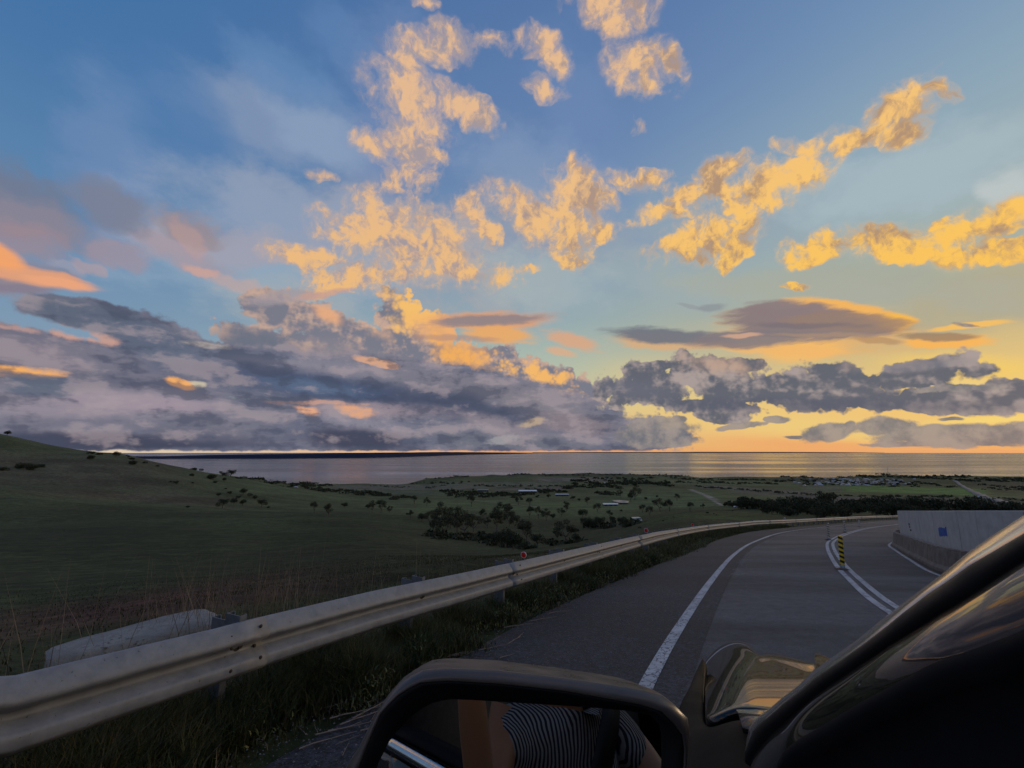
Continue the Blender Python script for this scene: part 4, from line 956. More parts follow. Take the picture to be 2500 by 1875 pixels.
def proto_tree(kind, seed):
    """unit size: crown about 1 wide"""
    r = random.Random(seed); segs = []; cl = []
    if kind == 'gum':
        H = .78+.15*r.random(); segs.append(((0, 0, -.08), (.03, .01, .28), .035, .026)); nb = r.randint(4, 6)
        for k in range(nb):
            a = k*2*math.pi/nb+r.random(); rr = .16+.2*r.random(); z = .45+.32*r.random()
            tip = (rr*math.cos(a), rr*math.sin(a), z); mid_ = (tip[0]*.45, tip[1]*.45, .30+.1*r.random())
            segs += [((.03, .01, .26), mid_, .022, .014), (mid_, tip, .014, .006)]
            cl.append((tip[0], tip[1], z+.04, .15+.07*r.random()))
            if r.random() < .6: cl.append((tip[0]*1.25+r.uniform(-.08, .08), tip[1]*1.25, z-.08+r.uniform(-.05, .1), .09+.05*r.random()))
        cl.append((0, 0, H, .17))
        me = leaf_cloud(cl, 1500, .026, seed, .7)
    elif kind == 'broad':
        segs.append(((0, 0, -.08), (0, 0, .25), .04, .03)); 
        for k in range(7):
            a = k*.9+r.random(); rr = .22*r.random()+.08; cl.append((rr*math.cos(a)*1.2, rr*math.sin(a), .30+.28*r.random(), .17+.08*r.random())); segs.append(((0, 0, .2), cl[-1][:3], .018, .005))
        me = leaf_cloud(cl, 1700, .026, seed, .8)
    elif kind == 'bush':
        segs.append(((0, 0, -.1), (0, 0, .15), .03, .02))
        for k in range(8):
            a = k*.8+r.random(); rr = .05+.30*r.random(); cl.append((rr*math.cos(a), rr*math.sin(a), .10+.16*r.random(), .15+.08*r.random()))
        me = leaf_cloud(cl, 1300, .030, seed, .75)
    elif kind == 'dead':
        segs.append(((0, 0, -.1), (.02, 0, .9), .02, .008))
        for k in range(9): z = .25+.07*k; a = k*2.1; segs.append(((.01, 0, z), (.16*math.cos(a), .16*math.sin(a), z+.14), .008, .002))
        me = leaf_cloud([(0, 0, .9, .08), (.1, .05, .6, .06), (-.1, 0, .75, .06)], 60, .02, seed)
    return limbs(segs), me
for kd, n in (('gum', 5), ('broad', 4), ('bush', 4), ('dead', 1)): PROTO[kd] = [proto_tree(kd, 10+i*7) for i in range(n)]
NTREE = [0]
def place_tree(kind, px, py, wpx, label, group, hfac=1.0, ground=None, name=None, sink=0.0):
    g = ground or ground_hit(px, py)
    if g is None: return None
    d = g.y*cP+g.z*sP; w = wpx*d/F0
    tr, fo = random.choice(PROTO[kind]); NTREE[0] += 1
    nm = name or {'gum': 'gum_tree', 'broad': 'tree', 'bush': 'bush', 'dead': 'bare_tree'}[kind]
    e = tag(empty(nm, (g.x, g.y, g.z-sink*w), random.uniform(0, 6.28)), label, {'bush': 'bush'}.get(kind, 'tree'), group)
    e.scale = (w, w, w*hfac*random.uniform(.9, 1.1))
    link('trunk' if kind != 'bush' else 'stem', tr, M_BARK, e); link('crown' if kind != 'dead' else 'twigs', fo, M_BUSH if kind in ('bush', 'broad') else M_GUM, e)
    return e
ORD = ['first', 'second', 'third', 'fourth', 'fifth', 'sixth', 'seventh', 'eighth', 'ninth', 'tenth', 'eleventh', 'twelfth', 'thirteenth', 'fourteenth', 'fifteenth', 'sixteenth', 'seventeenth', 'eighteenth', 'nineteenth', 'twentieth', 'twenty-first', 'twenty-second', 'twenty-third', 'twenty-fourth', 'twenty-fifth', 'twenty-sixth', 'twenty-seventh', 'twenty-eighth', 'twenty-ninth', 'thirtieth']
def tree_set(lst, where, group):
    lst = sorted(lst, key=lambda q: q[1])
    for i, (kind, px, py, w) in enumerate(lst):
        szw = 'large' if w > 44 else ('mid-sized' if w > 22 else 'small'); kw = {'gum': 'open-crowned gum tree', 'broad': 'dense dark tree', 'bush': 'low round bush', 'dead': 'thin bare tree'}[kind]
        place_tree(kind, px, py, w, f'{szw} {kw} {where}, {ORD[i]} from the left', group)
G, B, U = 'gum', 'broad', 'bush'
tree_set([(B, 17, 1064, 19), (U, 223, 1108, 18), (U, 243, 1110, 13), (B, 283, 1117, 20), (B, 312, 1118, 11), (U, 322, 1122, 15), (B, 357, 1121, 16), (U, 390, 1130, 12), (B, 403, 1129, 14), (B, 432, 1137, 10), (U, 474, 1148, 18), (B, 491, 1151, 11)], 'on the skyline of the left hill', 'trees along the hill ridge')
tree_set([(U, 55, 1143, 34), (U, 76, 1147, 34), (U, 100, 1141, 22), (U, 8, 1149, 22), (U, 222, 1120, 22), (U, 325, 1134, 26), (U, 354, 1131, 11), (U, 384, 1139, 9)], 'on the upper face of the left hill', 'bushes on the hill face')
tree_set([(U, 468, 1162, 16), (U, 515, 1169, 30), (B, 547, 1176, 14), (B, 543, 1164, 18), (B, 563, 1166, 26), (U, 525, 1179, 14), (U, 430, 1180, 16), (U, 417, 1177, 9), (U, 470, 1180, 9), (U, 551, 1194, 8)], 'at the right foot of the left hill', 'bushes at the foot of the hill')
tree_set([(B, 533, 1213, 15), (B, 561, 1209, 14), (B, 594, 1208, 24), (B, 610, 1213, 13), (B, 622, 1221, 16), (B, 571, 1232, 24), (B, 543, 1241, 30), (B, 592, 1235, 22), (B, 639, 1238, 26), (U, 655, 1240, 10), (B, 581, 1220, 14), (U, 458, 1239, 13)], 'in the clump on the green spur', 'trees in the clump on the spur')
tree_set([(G, 801, 1263, 34), (G, 767, 1252, 26), (B, 842, 1240, 20), (B, 897, 1241, 15), (G, 1011, 1231, 23), (G, 1042, 1236, 23), (G, 1151, 1237, 26), (G, 1266, 1233, 26), (G, 1293, 1236, 22), (B, 1339, 1216, 15), (B, 1312, 1216, 11), (B, 1399, 1221, 15), (B, 1414, 1224, 11), (G, 1434, 1232, 20), (B, 1383, 1236, 16)], 'standing at the back of the valley paddock', 'trees at the back of the paddock')
tree_set([(G, 908, 1252, 28), (G, 930, 1252, 32), (G, 950, 1254, 18), (G, 1002, 1267, 22), (B, 1030, 1273, 30), (G, 1179, 1269, 28), (G, 1293, 1264, 28), (G, 1315, 1266, 28), (G, 1334, 1271, 30), (B, 1350, 1268, 20), (G, 1372, 1262, 24), (G, 1383, 1250, 20), (B, 1423, 1263, 27), (G, 1459, 1251, 25), (G, 1489, 1266, 22)], 'in the middle of the valley paddock', 'trees in the middle of the paddock')
tree_set([(G, 1074, 1284, 56), (G, 1052, 1287, 40), (G, 1117, 1302, 70), (G, 1133, 1311, 64), (G, 1086, 1312, 60), (G, 1060, 1309, 40), (G, 1155, 1300, 44), (G, 1100, 1290, 50)], 'in the big clump behind the near paddock', 'gum trees in the big left clump')
tree_set([(G, 1220, 1274, 50), (G, 1242, 1262, 32), (G, 1212, 1300, 50), (G, 1244, 1285, 40), (G, 1276, 1305, 40), (G, 1190, 1290, 30), (G, 1258, 1294, 36)], 'in the clump across the gully', 'gum trees across the gully')
tree_set([(B, 1234, 1338, 64), (B, 1253, 1344, 70), (B, 1217, 1334, 48), (G, 1285, 1326, 56), (B, 1312, 1336, 46), (G, 1383, 1326, 62), (G, 1361, 1320, 34), (B, 1407, 1324, 30), (B, 1200, 1326, 36)], 'in the gully just behind the guardrail', 'trees in the near gully')
tree_set([(G, 1515, 1216, 20), (G, 1550, 1221, 32), (G, 1553, 1200, 24), (B, 1577, 1221, 12), (B, 1604, 1215, 9), (G, 1653, 1222, 17), (B, 1597, 1231, 16), (G, 1612, 1249, 34), (G, 1635, 1249, 28), (G, 1569, 1251, 22), (G, 1587, 1260, 24), (G, 1685, 1249, 24), (G, 1717, 1243, 14), (B, 1517, 1250, 9), (G, 1540, 1225, 24)], 'on the green slope right of the dam', 'trees on the slope right of the dam')
tree_set([(B, 1440, 1290, 34), (B, 1463, 1290, 36), (B, 1520, 1288, 38), (B, 1538, 1284, 24), (B, 1425, 1283, 24), (B, 1495, 1276, 22)], 'in the dark scrub below the white van', 'scrub trees in the gully head')
place_tree('dead', 1645, 1284, 22, 'thin bare tree standing alone behind the guardrail on the grassy spur', None, 1.1)
# the thick hedge-like scrub beyond the bend
hl = []
for px, py, w in [(1795, 1236, 22), (1822, 1240, 50), (1852, 1240, 44), (1876, 1243, 52), (1905, 1246, 44), (1936, 1249, 62), (1971, 1254, 62), (2015, 1257, 64), (2039, 1258, 54), (2017, 1229, 50), (1988, 1236, 40), (2066, 1246, 54), (2093, 1251, 54), (2123, 1243, 54), (2161, 1243, 54), (2200, 1241, 54), (2240, 1243, 56), (2285, 1246, 60), (2330, 1249, 60), (2380, 1252, 64), (2430, 1255, 64), (2480, 1258, 64), (1960, 1236, 44), (2140, 1254, 50), (2180, 1258, 56), (2225, 1260, 56), (1885, 1252, 44), (2060, 1262, 50), (1925, 1258, 44), (2002, 1262, 44)]:
    hl.append((px, py, w))
hl.sort()
for i, (px, py, w) in enumerate(hl): place_tree(U, px, py+2, w*1.15, f'dense rounded bush in the dark thicket beyond the bend, {ORD[i]} from the left', 'bushes in the thicket beyond the bend', 1.35)
# far belts of scrub and hedgerows that read as masses
def belt(name, rows, n, size, label=None):
    """rows: (px0, py0, px1, py1, thick, density weight); leaf clumps standing on the land, joined into one mass"""
    Vq = []; tot = sum(math.hypot(r[2]-r[0], 1)*r[5] for r in rows)
    for (x0, y0, x1, y1, th, wt) in rows:
        m_ = max(6, int(n*math.hypot(x1-x0, 1)*wt/tot))
        # sample ground points along the row at a few stations
        K = max(4, int(abs(x1-x0)/16)); 
        for k in range(K):
            u0 = (k+.5)/K
            for j in range(max(1, int(th/4))):
                px = x0+(x1-x0)*u0+random.uniform(-8, 8); py = y0+(y1-y0)*u0+random.uniform(-th/2, th/2)
                g = ground_hit(px, py, 60, 3500)
                if g is None: continue
                mm = max(3, int(m_/K/max(1, int(th/4)))); sc_ = size*g.y/F0
                wx = 10*g.y/F0
                c = np.array([g.x, g.y, g.z]); nb = max(2, mm//14)
                for q in range(nb):
                    cc = c+np.array([random.uniform(-wx, wx), random.uniform(-wx*2, wx*2), 0]); cc[2] = float(terrain([cc[0]], [cc[1]])[0]) if False else cc[2]
                    R_ = sc_*random.uniform(.5, 1.2)
                    d = rng.normal(size=(14, 3)); d /= np.linalg.norm(d, axis=1)[:, None]; d[:, 2] = np.abs(d[:, 2])*1.0
                    p = cc+d*R_*(.6+.4*rng.random(14))[:, None]*np.array([1.3, 1.3, 1.0])
                    a = rng.normal(size=(14, 3)); a /= np.linalg.norm(a, axis=1)[:, None]; b = rng.normal(size=(14, 3)); b /= np.linalg.norm(b, axis=1)[:, None]
                    s_ = R_*.48
                    Vq.append(np.stack([p-a*s_, p+b*s_, p+a*s_, p-b*s_], 1).reshape(-1, 3))
    V_ = np.vstack(Vq); me = npmesh(name, V_, np.arange(len(V_)).reshape(-1, 4))
    return tag(link(name, me, M_BUSH), label, None, None, 'stuff')
belt('coastal_scrub', [(1000, 1174, 1110, 1163, 2, .5), (1110, 1163, 1250, 1159, 4, 1), (1250, 1159, 1450, 1158, 5, 1), (1450, 1157, 1560, 1158, 5, 1), (1560, 1159, 1660, 1163, 3, 1), (1660, 1162, 1900, 1163, 2, .6)], 5200, 2.2)
belt('town_woodland', [(1905, 1164, 1990, 1160, 5, 1.2), (1960, 1164, 2120, 1162, 8, 2), (2100, 1162, 2300, 1166, 8, 2), (2290, 1168, 2560, 1172, 12, 2.4), (1890, 1180, 1960, 1172, 5, 1), (1960, 1176, 2240, 1182, 16, 1.3), (2250, 1180, 2330, 1188, 8, 1), (2400, 1190, 2560, 1196, 12, 1)], 9000, 3.6)
belt('valley_woodland', [(575, 1168, 650, 1171, 4, .8), (640, 1174, 800, 1184, 12, 1.4), (700, 1184, 800, 1198, 8, 1.2), (800, 1200, 900, 1206, 12, 1.6), (880, 1206, 990, 1218, 10, 1.6), (1075, 1204, 1150, 1208, 14, 1.8), (1140, 1208, 1260, 1212, 10, 1.5), (1290, 1198, 1345, 1200, 6, 1), (1340, 1200, 1420, 1190, 10, 1.8), (1400, 1182, 1520, 1184, 18, 2.2), (1460, 1200, 1500, 1208, 10, 1.4), (1510, 1178, 1640, 1184, 12, 1.6), (1180, 1210, 1330, 1206, 5, 1)], 17000, 4.4)
belt('hedgerow', [(1700, 1189, 1830, 1197, 2.5, 1), (1830, 1198, 1985, 1208, 2.5, 1), (1998, 1208, 2040, 1209, 2, 1), (2060, 1211, 2120, 1211, 3, 1), (2140, 1212, 2320, 1214, 4, 1.2), (2320, 1214, 2560, 1224, 4, 1), (1000, 1181, 1150, 1178, 2, .6), (1150, 1187, 1400, 1188, 2, .7), (1040, 1195, 1090, 1180, 2, .7), (1640, 1170, 1880, 1173, 2.5, .9), (1700, 1177, 1900, 1183, 4, 1), (930, 1174, 1020, 1170, 2, .5), (1420, 1169, 1600, 1168, 3, .7), (1620, 1176, 1700, 1180, 2, .6), (905, 1186, 1000, 1192, 2, .6)], 9000, 3.2)
belt('gully_scrub', [(1180, 1322, 1300, 1338, 16, 2), (1040, 1310, 1180, 1316, 12, 1), (1430, 1286, 1560, 1282, 10, 1.4), (1790, 1228, 2000, 1248, 18, 2), (2000, 1240, 2500, 1252, 22, 3), (1330, 1330, 1420, 1322, 10, 1)], 12000, 10)

# ------------------------------------------------------------------ houses and sheds
M_ROOFS = [simple('pale metal roof', (.42, .44, .47), (.50, .52, .55), .2, .5, world=True), simple('grey metal roof', (.22, .24, .27), (.28, .30, .32), .2, .5, world=True), simple('tiled roof', (.16, .11, .09), (.2, .14, .11), .2, .8, world=True)]
M_WALLS = simple('rendered wall', (.34, .33, .31), (.42, .40, .38), .3, .8, world=True)
M_GLASSD = simple('dark window', (.02, .025, .03), None, 1, .15, .6)
def house_meshes(w, d, h, r):
    bm = bmesh.new(); box(bm, (0, 0, h/2-.6), (w, d, h+1.2)); w_ = bpy.data.meshes.new('wall'); bm.to_mesh(w_); bm.free()
    ov = .5; vs = [(-w/2-ov, -d/2-ov, h), (w/2+ov, -d/2-ov, h), (w/2+ov, d/2+ov, h), (-w/2-ov, d/2+ov, h), (-w/2+d*.35, 0, h+r), (w/2-d*.35, 0, h+r)]
    rf = mesh('roof', vs, [(0, 1, 5, 4), (1, 2, 5), (2, 3, 4, 5), (3, 0, 4), (3, 2, 1, 0)])
    bm = bmesh.new()
    for x in (-w*.3, 0, w*.3): box(bm, (x, -d/2-.01, h*.55), (1.6, .06, 1.1))
    wi = bpy.data.meshes.new('window'); bm.to_mesh(wi); bm.free()
    return w_, rf, wi
HM = [house_meshes(13, 9, 3, 2.2), house_meshes(17, 10, 3.2, 2.4), house_meshes(11, 9, 5.2, 1.8)]
def house(px, py, label, group, var=None, mat=None, yaw=None, sc_=1.0, y0=60):
    g = ground_hit(px, py, y0)
    if g is None: return
    v = random.randrange(3) if var is None else var; mt = M_ROOFS[random.choice((0, 0, 1, 1, 2))] if mat is None else mat
    e = tag(empty('house', g, random.uniform(0, 3.14) if yaw is None else yaw), label, 'house', group); e.scale = (sc_,)*3
    w_, rf, wi = HM[v]; a = link('wall', w_, M_WALLS, e)
    rr = rf if mt == M_ROOFS[0] else rf.copy()
    if rr is not rf: rr.materials.clear(); rr.materials.append(mt)
    link('roof', rr, mt, e)
    link('window', wi, M_GLASSD, e)
TOWN = []
for k in range(96):
    for _ in range(30):
        px = random.triangular(1915, 2235, 2110); py = random.uniform(1170, 1187) - max(0, (1990-px))*.0
        if px < 1960 and py < 1176: continue
        if all(abs(px-a)+2.5*abs(py-b) > 7 for a, b in TOWN): TOWN.append((px, py)); break
random.seed(11)
rn = {id(M_ROOFS[0]): 'pale', id(M_ROOFS[1]): 'grey', id(M_ROOFS[2]): 'brown'}
for px, py in TOWN:
    mt = M_ROOFS[random.choice((0, 0, 0, 1, 1, 2))]
    house(px, py, f'small {rn[id(mt)]}-roofed house in the seaside town beneath the dark wooded rise', f'{rn[id(mt)]}-roofed houses of the far town', mat=mt, sc_=random.uniform(.85, 1.25), y0=900)
for px, py, lb in [(2281, 1167, 'lone pale-roofed house at the right end of the wooded rise'), (2273, 1179, 'pale house in the field below the right end of the town'), (1956, 1162, 'white house high on the left end of the wooded rise'), (1946, 1167, 'pale house just below the topmost house at the town\'s left end'), (1863, 1157, 'flat-topped pale building on the coastal skyline left of the town'), (1695, 1163, 'small white building on the coast, left of the skyline building'), (1060, 1189, 'small white shed far off in the pale coastal field'), (996, 1189, 'tiny white shed left of the other in the coastal field'), (1455, 1177, 'white farmhouse among the dark woodland belt'), (1476, 1179, 'second farmhouse right beside the white one in the woodland belt'), (722, 1191, 'tiny pale cottage in the treeline by the left hill'), (2393, 1215, 'white shed beside the far right road'), (2455, 1264, 'pale roof showing low in the thicket above the screen wall'), (2430, 1257, 'pale shed half hidden in the thicket above the screen wall'), (2370, 1248, 'little grey-white hut in the thicket right of the bend'), (2540, 1262, 'pale roof at the far right above the screen wall')]:
    house(px, py, lb, 'scattered buildings', 0, M_ROOFS[0], .3, .62 if px < 2000 else .5, 120)
def shed(px0, px1, py, hpx, label, mat, name='shed', roofh=.35, depth=.35, cat='shed'):
    g0 = ground_hit((px0+px1)/2, py, 60); w = (px1-px0)*g0.y/F0; h = hpx*g0.y/F0
    e = tag(empty(name, g0, .02), label, cat); bm = bmesh.new(); box(bm, (0, w*depth/2, h*.35-.5), (w, w*depth, h*.7+1)); bm_obj('wall', bm, simple('shed wall shade', (.10, .10, .10), (.14, .14, .14), .3), e)
    vs = [(-w/2-.4, -.6, h*.62), (w/2+.4, -.6, h*.62), (w/2+.4, w*depth/2, h), (-w/2-.4, w*depth/2, h), (w/2+.4, w*depth+.6, h*.62), (-w/2-.4, w*depth+.6, h*.62)]
    vs += [(x, y, z-.25) for x, y, z in vs]
    link('roof', mesh('roof', vs, [(0, 1, 2, 3), (3, 2, 4, 5), (6, 9, 8, 7), (9, 11, 10, 8), (0, 3, 9, 6), (3, 5, 11, 9), (1, 7, 8, 2), (2, 8, 10, 4), (0, 6, 7, 1), (5, 4, 10, 11)]), mat, e)
    nd = max(2, int(w/5))
    for k in range(nd):
        bm = bmesh.new(); box(bm, (-w/2+(k+.5)*w/nd, -.05, h*.26), (w/nd*.6, .12, h*.5)); bm_obj('door', bm, M_GLASSD, e)
M_SHED = simple('bright zinc roof', (.80, .81, .82), (.85, .85, .86), .2, .45, world=True)
shed(1267, 1310, 1204, 7, 'long farm shed with a bright zinc roof behind the paddock trees', M_SHED)
shed(1166, 1192, 1200, 5, 'dull grey farm shed left of the long bright shed', M_ROOFS[1])
shed(1357, 1388, 1211, 5, 'low cluster shed with pale roof right of the long bright shed', M_ROOFS[0])
shed(1474, 1508, 1235, 6, 'low white shed beside the farm dam in the valley', M_SHED, depth=.25)
def pond():
    g = [ground_hit(px, py, 60) for px, py in ((1500, 1232.5), (1534, 1232), (1530, 1229.5), (1505, 1229.5))]
    c = sum((Vector(v) for v in g), Vector())/4; e0 = []
    for k in range(28):
        a = k*2*math.pi/28; e0.append((c.x+9.5*math.cos(a)*(1+.15*math.sin(3*a)), c.y+16*math.sin(a), max(v.z for v in g)+.35))
    vs = e0+[(x, y, z-1.2) for x, y, z in e0]; n = 28
    me = mesh('dam_water', vs, [tuple(range(n))]+[(k, (k+1) % n, n+(k+1) % n, n+k) for k in range(n)])
    tag(link('dam_water', me, nodemat('still dam water', lambda t, bs: t.put(bs.inputs['Base Color'], (.03, .035, .04)), .06, .6)), kind='structure')
pond()
# white van / caravan by the gully and a parked white car
def vehicle(name, px, py, lpx, label, cat, van):
    g = ground_hit(px, py, 60, 600); L = lpx*g.y/F0; L = max(min(L, 7), 3.6)
    e = tag(empty(name, g, .15), label, cat); s = L/5.5
    bm = bmesh.new()
    prof = [(-2.75, .45), (-2.75, 2.3), (-2.5, 2.55), (1.5, 2.6), (2.0, 2.3), (2.6, 1.35), (2.75, 1.2), (2.75, .45)] if van else [(-2.2, .4), (-2.25, 1.0), (-1.7, 1.45), (.6, 1.5), (1.25, 1.0), (2.2, .9), (2.3, .4)]
    for sgn in (-1, 1): [bm.verts.new((x*s, sgn*.95*s, z*s)) for x, z in prof]
    bm.verts.ensure_lookup_table(); n = len(prof); bm.faces.new(bm.verts[:n]); bm.faces.new(bm.verts[n:][::-1])
    for k in range(n): bm.faces.new((bm.verts[k], bm.verts[n+k], bm.verts[n+(k+1) % n], bm.verts[(k+1) % n]))
    bmesh.ops.recalc_face_normals(bm, faces=bm.faces)
    bm_obj('body', bm, simple('white vehicle paint', (.70, .71, .72), (.6, .61, .62), 1, .3), e)
    bm = bmesh.new()
    for sgn in (-1, 1): box(bm, (.6*s if not van else 1.3*s, sgn*.955*s, (1.9 if van else 1.2)*s), (1.5*s, .03, .5*s)); 
    bm_obj('window', bm, M_GLASSD, e)
    for x in (-1.6, 1.6):
        for y in (-.85, .85): bm = bmesh.new(); cyl(bm, (x*s, (y-.1)*s, .38*s), (x*s, (y+.1)*s, .38*s), .38*s, seg=14); bm_obj('wheel', bm, M_BLACKP, e)
vehicle('van', 1555, 1275, 24, 'white van parked in the gully just over the guardrail', 'van', True)
vehicle('car', 1797, 1239, 13, 'small white car parked at the left end of the dark thicket', 'car', False)
# small dark shrubs dotted over the spur
for k, (px, py, w, lb) in enumerate([(1727, 1253, 8, 'small dark shrub, largest of the row dotted along the grassy spur'), (1743, 1255, 5, 'tiny dark shrub in the middle of the row on the spur'), (1749, 1258, 5, 'tiny dark shrub just below its neighbour on the spur'), (1789, 1248, 5, 'tiny dark shrub nearest the dark thicket'), (1562, 1290, 9, 'dark shrub close behind the guardrail below the white van'), (1619, 1272, 6, 'small dark shrub alone on the slope left of the bare tree')]):
    place_tree(U, px, py, w, lb, 'shrubs dotted over the spur')
# mast behind the town
g = ground_hit(2169, 1161, 900); d = g.y*cP+g.z*sP; H = 21*d/F0
mast = tag(empty('radio_mast', g), 'thin radio mast rising above the wooded rise behind the town', 'mast')
bm = bmesh.new()
for x, y in ((-1, -1), (1, -1), (0, 1)): cyl(bm, (x*1.2, y*1.2, -2), (x*.25, y*.25, H), .30, .16, 5)
bm_obj('legs', bm, simple('mast steel', (.10, .10, .11), None, 1, .6), mast)
bm = bmesh.new()
for k in range(14): z = H*k/14; f_ = 1.2-.95*k/14; cyl(bm, (-f_, -f_, z), (f_, -f_, z+H/14), .14, seg=4); cyl(bm, (f_, -f_, z), (0, f_, z+H/14), .14, seg=4)
bm_obj('lattice', bm, simple('mast steel', (.10, .10, .11), None, 1, .6), mast)
# the far right road
def far_road(name, pts, w, mat):
    q = [ground_hit(px, py, 200) for px, py in pts]; q = np.array([[v.x, v.y] for v in q if v is not None]); L_ = smooth_line(q, 120, .5)
    A_, B_ = offset_line(L_, w/2), offset_line(L_, -w/2); z = np.maximum(terrain(A_[:, 0], A_[:, 1]), terrain(B_[:, 0], B_[:, 1]))+.8; n = len(z)
    vs = np.vstack([np.c_[A_, z], np.c_[B_, z], np.c_[A_+0, z-3], np.c_[B_, z-3]]); i = np.arange(n-1)
    F_ = np.vstack([np.stack([i, i+1, n+i+1, n+i], -1), np.stack([i, 2*n+i, 2*n+i+1, i+1], -1), np.stack([n+i, n+i+1, 3*n+i+1, 3*n+i], -1)])
    tag(link(name, npmesh(name, vs, F_), mat), kind='structure')
far_road('far_road', [(2318, 1168), (2340, 1180), (2362, 1193), (2395, 1208), (2430, 1220), (2480, 1235), (2540, 1252)], 13, simple('pale far road', (.20, .19, .18), (.26, .25, .23), .05, .9, world=True))

# ------------------------------------------------------------------ verge: weeds, dry grass, twigs, the concrete apron
def blades(name, base, h, w, lean, mat, bend=.35, kind='stuff'):
    """base (n,3) roots; each blade two quads tapering and bending"""
    n = len(base); a = rng.random(n)*2*math.pi; dx = np.c_[np.cos(a), np.sin(a), np.zeros(n)]; b = a+rng.normal(0, .8, n)+1.2; ld = np.c_[np.cos(b), np.sin(b), np.zeros(n)]
    h = h[:, None]; w = w[:, None]; l = lean[:, None]*h
    up = np.array([0, 0, 1.0])
    p0 = base-dx*w; p1 = base+dx*w; m_ = base+up*h*.55+ld*l*bend; p2 = m_-dx*w*.7; p3 = m_+dx*w*.7; tip = base+up*h*(1-.25*lean[:, None])+ld*l
    V_ = np.stack([p0, p1, p3, p2, tip], 1).reshape(-1, 3); i = np.arange(n)*5
    F_ = np.vstack([np.stack([i, i+1, i+2], -1), np.stack([i, i+2, i+3], -1), np.stack([i+3, i+2, i+4], -1)])
    return tag(link(name, npmesh(name, V_, F_), mat), kind=kind)
def b_blade(c0, c1, c2, pscale=2.2):
    def f(t, bs):
        P = gpos(t); n = t.noise(P, pscale, 4, .6); r = t.n('ShaderNodeNewGeometry').outputs['Random Per Island']
        c = t.mix(t.ss(n, .38, .62), c0, c1); t.put(bs.inputs['Base Color'], t.mix(t.ss(r, .55, 1.0, 0, .8), c, c2))
    return f
M_WEED = nodemat('roadside weeds', b_blade((.030, .052, .017), (.064, .070, .022), (.130, .100, .052)), .7, .3)
M_DRY = nodemat('dry grass', b_blade((.18, .145, .10), (.25, .205, .15), (.11, .085, .06)), .8, .2)
M_FLOWER = simple('yellow weed leaves', (.14, .15, .02), (.09, .11, .02), 12, .7, world=True)
def between(s0, s1, n, off0, off1, power=1.0):
    """points on the strip beside the rail: off measured towards the road"""
    s = s0+(s1-s0)*rng.random(n)**power; x = np.interp(s, _rs, RAIL[:, 0]); y = np.interp(s, _rs, RAIL[:, 1])
    tx = np.interp(s+.1, _rs, RAIL[:, 0])-np.interp(s-.1, _rs, RAIL[:, 0]); ty = np.interp(s+.1, _rs, RAIL[:, 1])-np.interp(s-.1, _rs, RAIL[:, 1]); L_ = np.hypot(tx, ty)
    o = off0+(off1-off0)*rng.random(n); return s, x+ty/L_*o, y-tx/L_*o, o
def s_of_y(y): return float(np.interp(y, RAIL[:, 1], _rs))
def gdist(x, y):
    """distance to the ragged edge of the seal, positive on the grass"""
    d = np.full(len(x), 1e9); q = GRASS[::4]; t_ = np.gradient(q, axis=0); 
    for i in range(0, len(x), 4000):
        dx = x[i:i+4000, None]-q[None, :, 0]; dy = y[i:i+4000, None]-q[None, :, 1]; j = np.argmin(dx*dx+dy*dy, 1); k = np.arange(len(j))
        d[i:i+4000] = (-t_[j, 1]*dx[k, j]+t_[j, 0]*dy[k, j])/np.hypot(t_[j, 0], t_[j, 1])
    return d
def weeds(name, s0, s1, n, hmin, hmax, w, mat, power, edge=.0, o0=-.6, o1=2.4, clump=.9):
    s, x, y, o = between(s0, s1, n, o0, o1, power); g = gdist(x, y)+ (vnoise(x, y, .55, 5)-.5)*.55
    c = vnoise(x, y, clump, 9)*.65+vnoise(x, y, clump*.3, 12)*.35
    keep = (g > edge) & (rng.random(n) < np.clip((c-.25)*2.2, .12, 1)*np.clip(.35+g*1.6, 0, 1))
    x, y, c, g = x[keep], y[keep], c[keep], g[keep]; m_ = len(x); z = plane_z(x, y)-.02
    out = (poly_dist(x, y)); z = np.where(out > .1, terrain(x, y), z)
    h = (hmin+(hmax-hmin)*rng.random(m_)*c)*np.clip(.35+g*1.2, .3, 1)
    blades(name, np.c_[x, y, z], h, w*(.6+.8*rng.random(m_)), .15+.6*rng.random(m_), mat)
sN = s_of_y(-1.5); sM = s_of_y(7); sF = s_of_y(42)
weeds('verge_weeds', sN, sM, 130000, .05, .36, .0045, M_WEED, 1.1)
weeds('tall_verge_weeds', sN, s_of_y(14), 120000, .26, .56, .0055, M_WEED, 1.2, .2, -.4, .45, .5)
weeds('tall_verge_weeds', s_of_y(12), sF, 30000, .20, .50, .010, M_WEED, 1.2, .1, -.5, .6, .8)
weeds('verge_weeds', sM, sF, 90000, .06, .34, .008, M_WEED, 1.2, clump=1.3)
weeds('dry_verge_grass', sN, s_of_y(20), 26000, .08, .46, .0028, M_DRY, 1.3, clump=.6)
# broad leaves
s, x, y, o = between(sN, s_of_y(24), 95000, -.4, 2.3, 1.3); g = gdist(x, y)+(vnoise(x, y, .5, 5)-.5)*.5; c = vnoise(x, y, .42, 21)*.7+vnoise(x, y, .14, 22)*.3; k = (g > .02) & (c > .46); x, y, c = x[k], y[k], c[k]
blades('leafy_weeds', np.c_[x, y, plane_z(x, y)+(c-.40)*.75*rng.random(len(x))], .015+.035*rng.random(len(x)), .003+.007*rng.random(len(x)), .6+1.0*rng.random(len(x)), nodemat('leafy weed', b_blade((.032, .055, .018), (.070, .082, .022), (.14, .135, .03), 3), .6, .4))
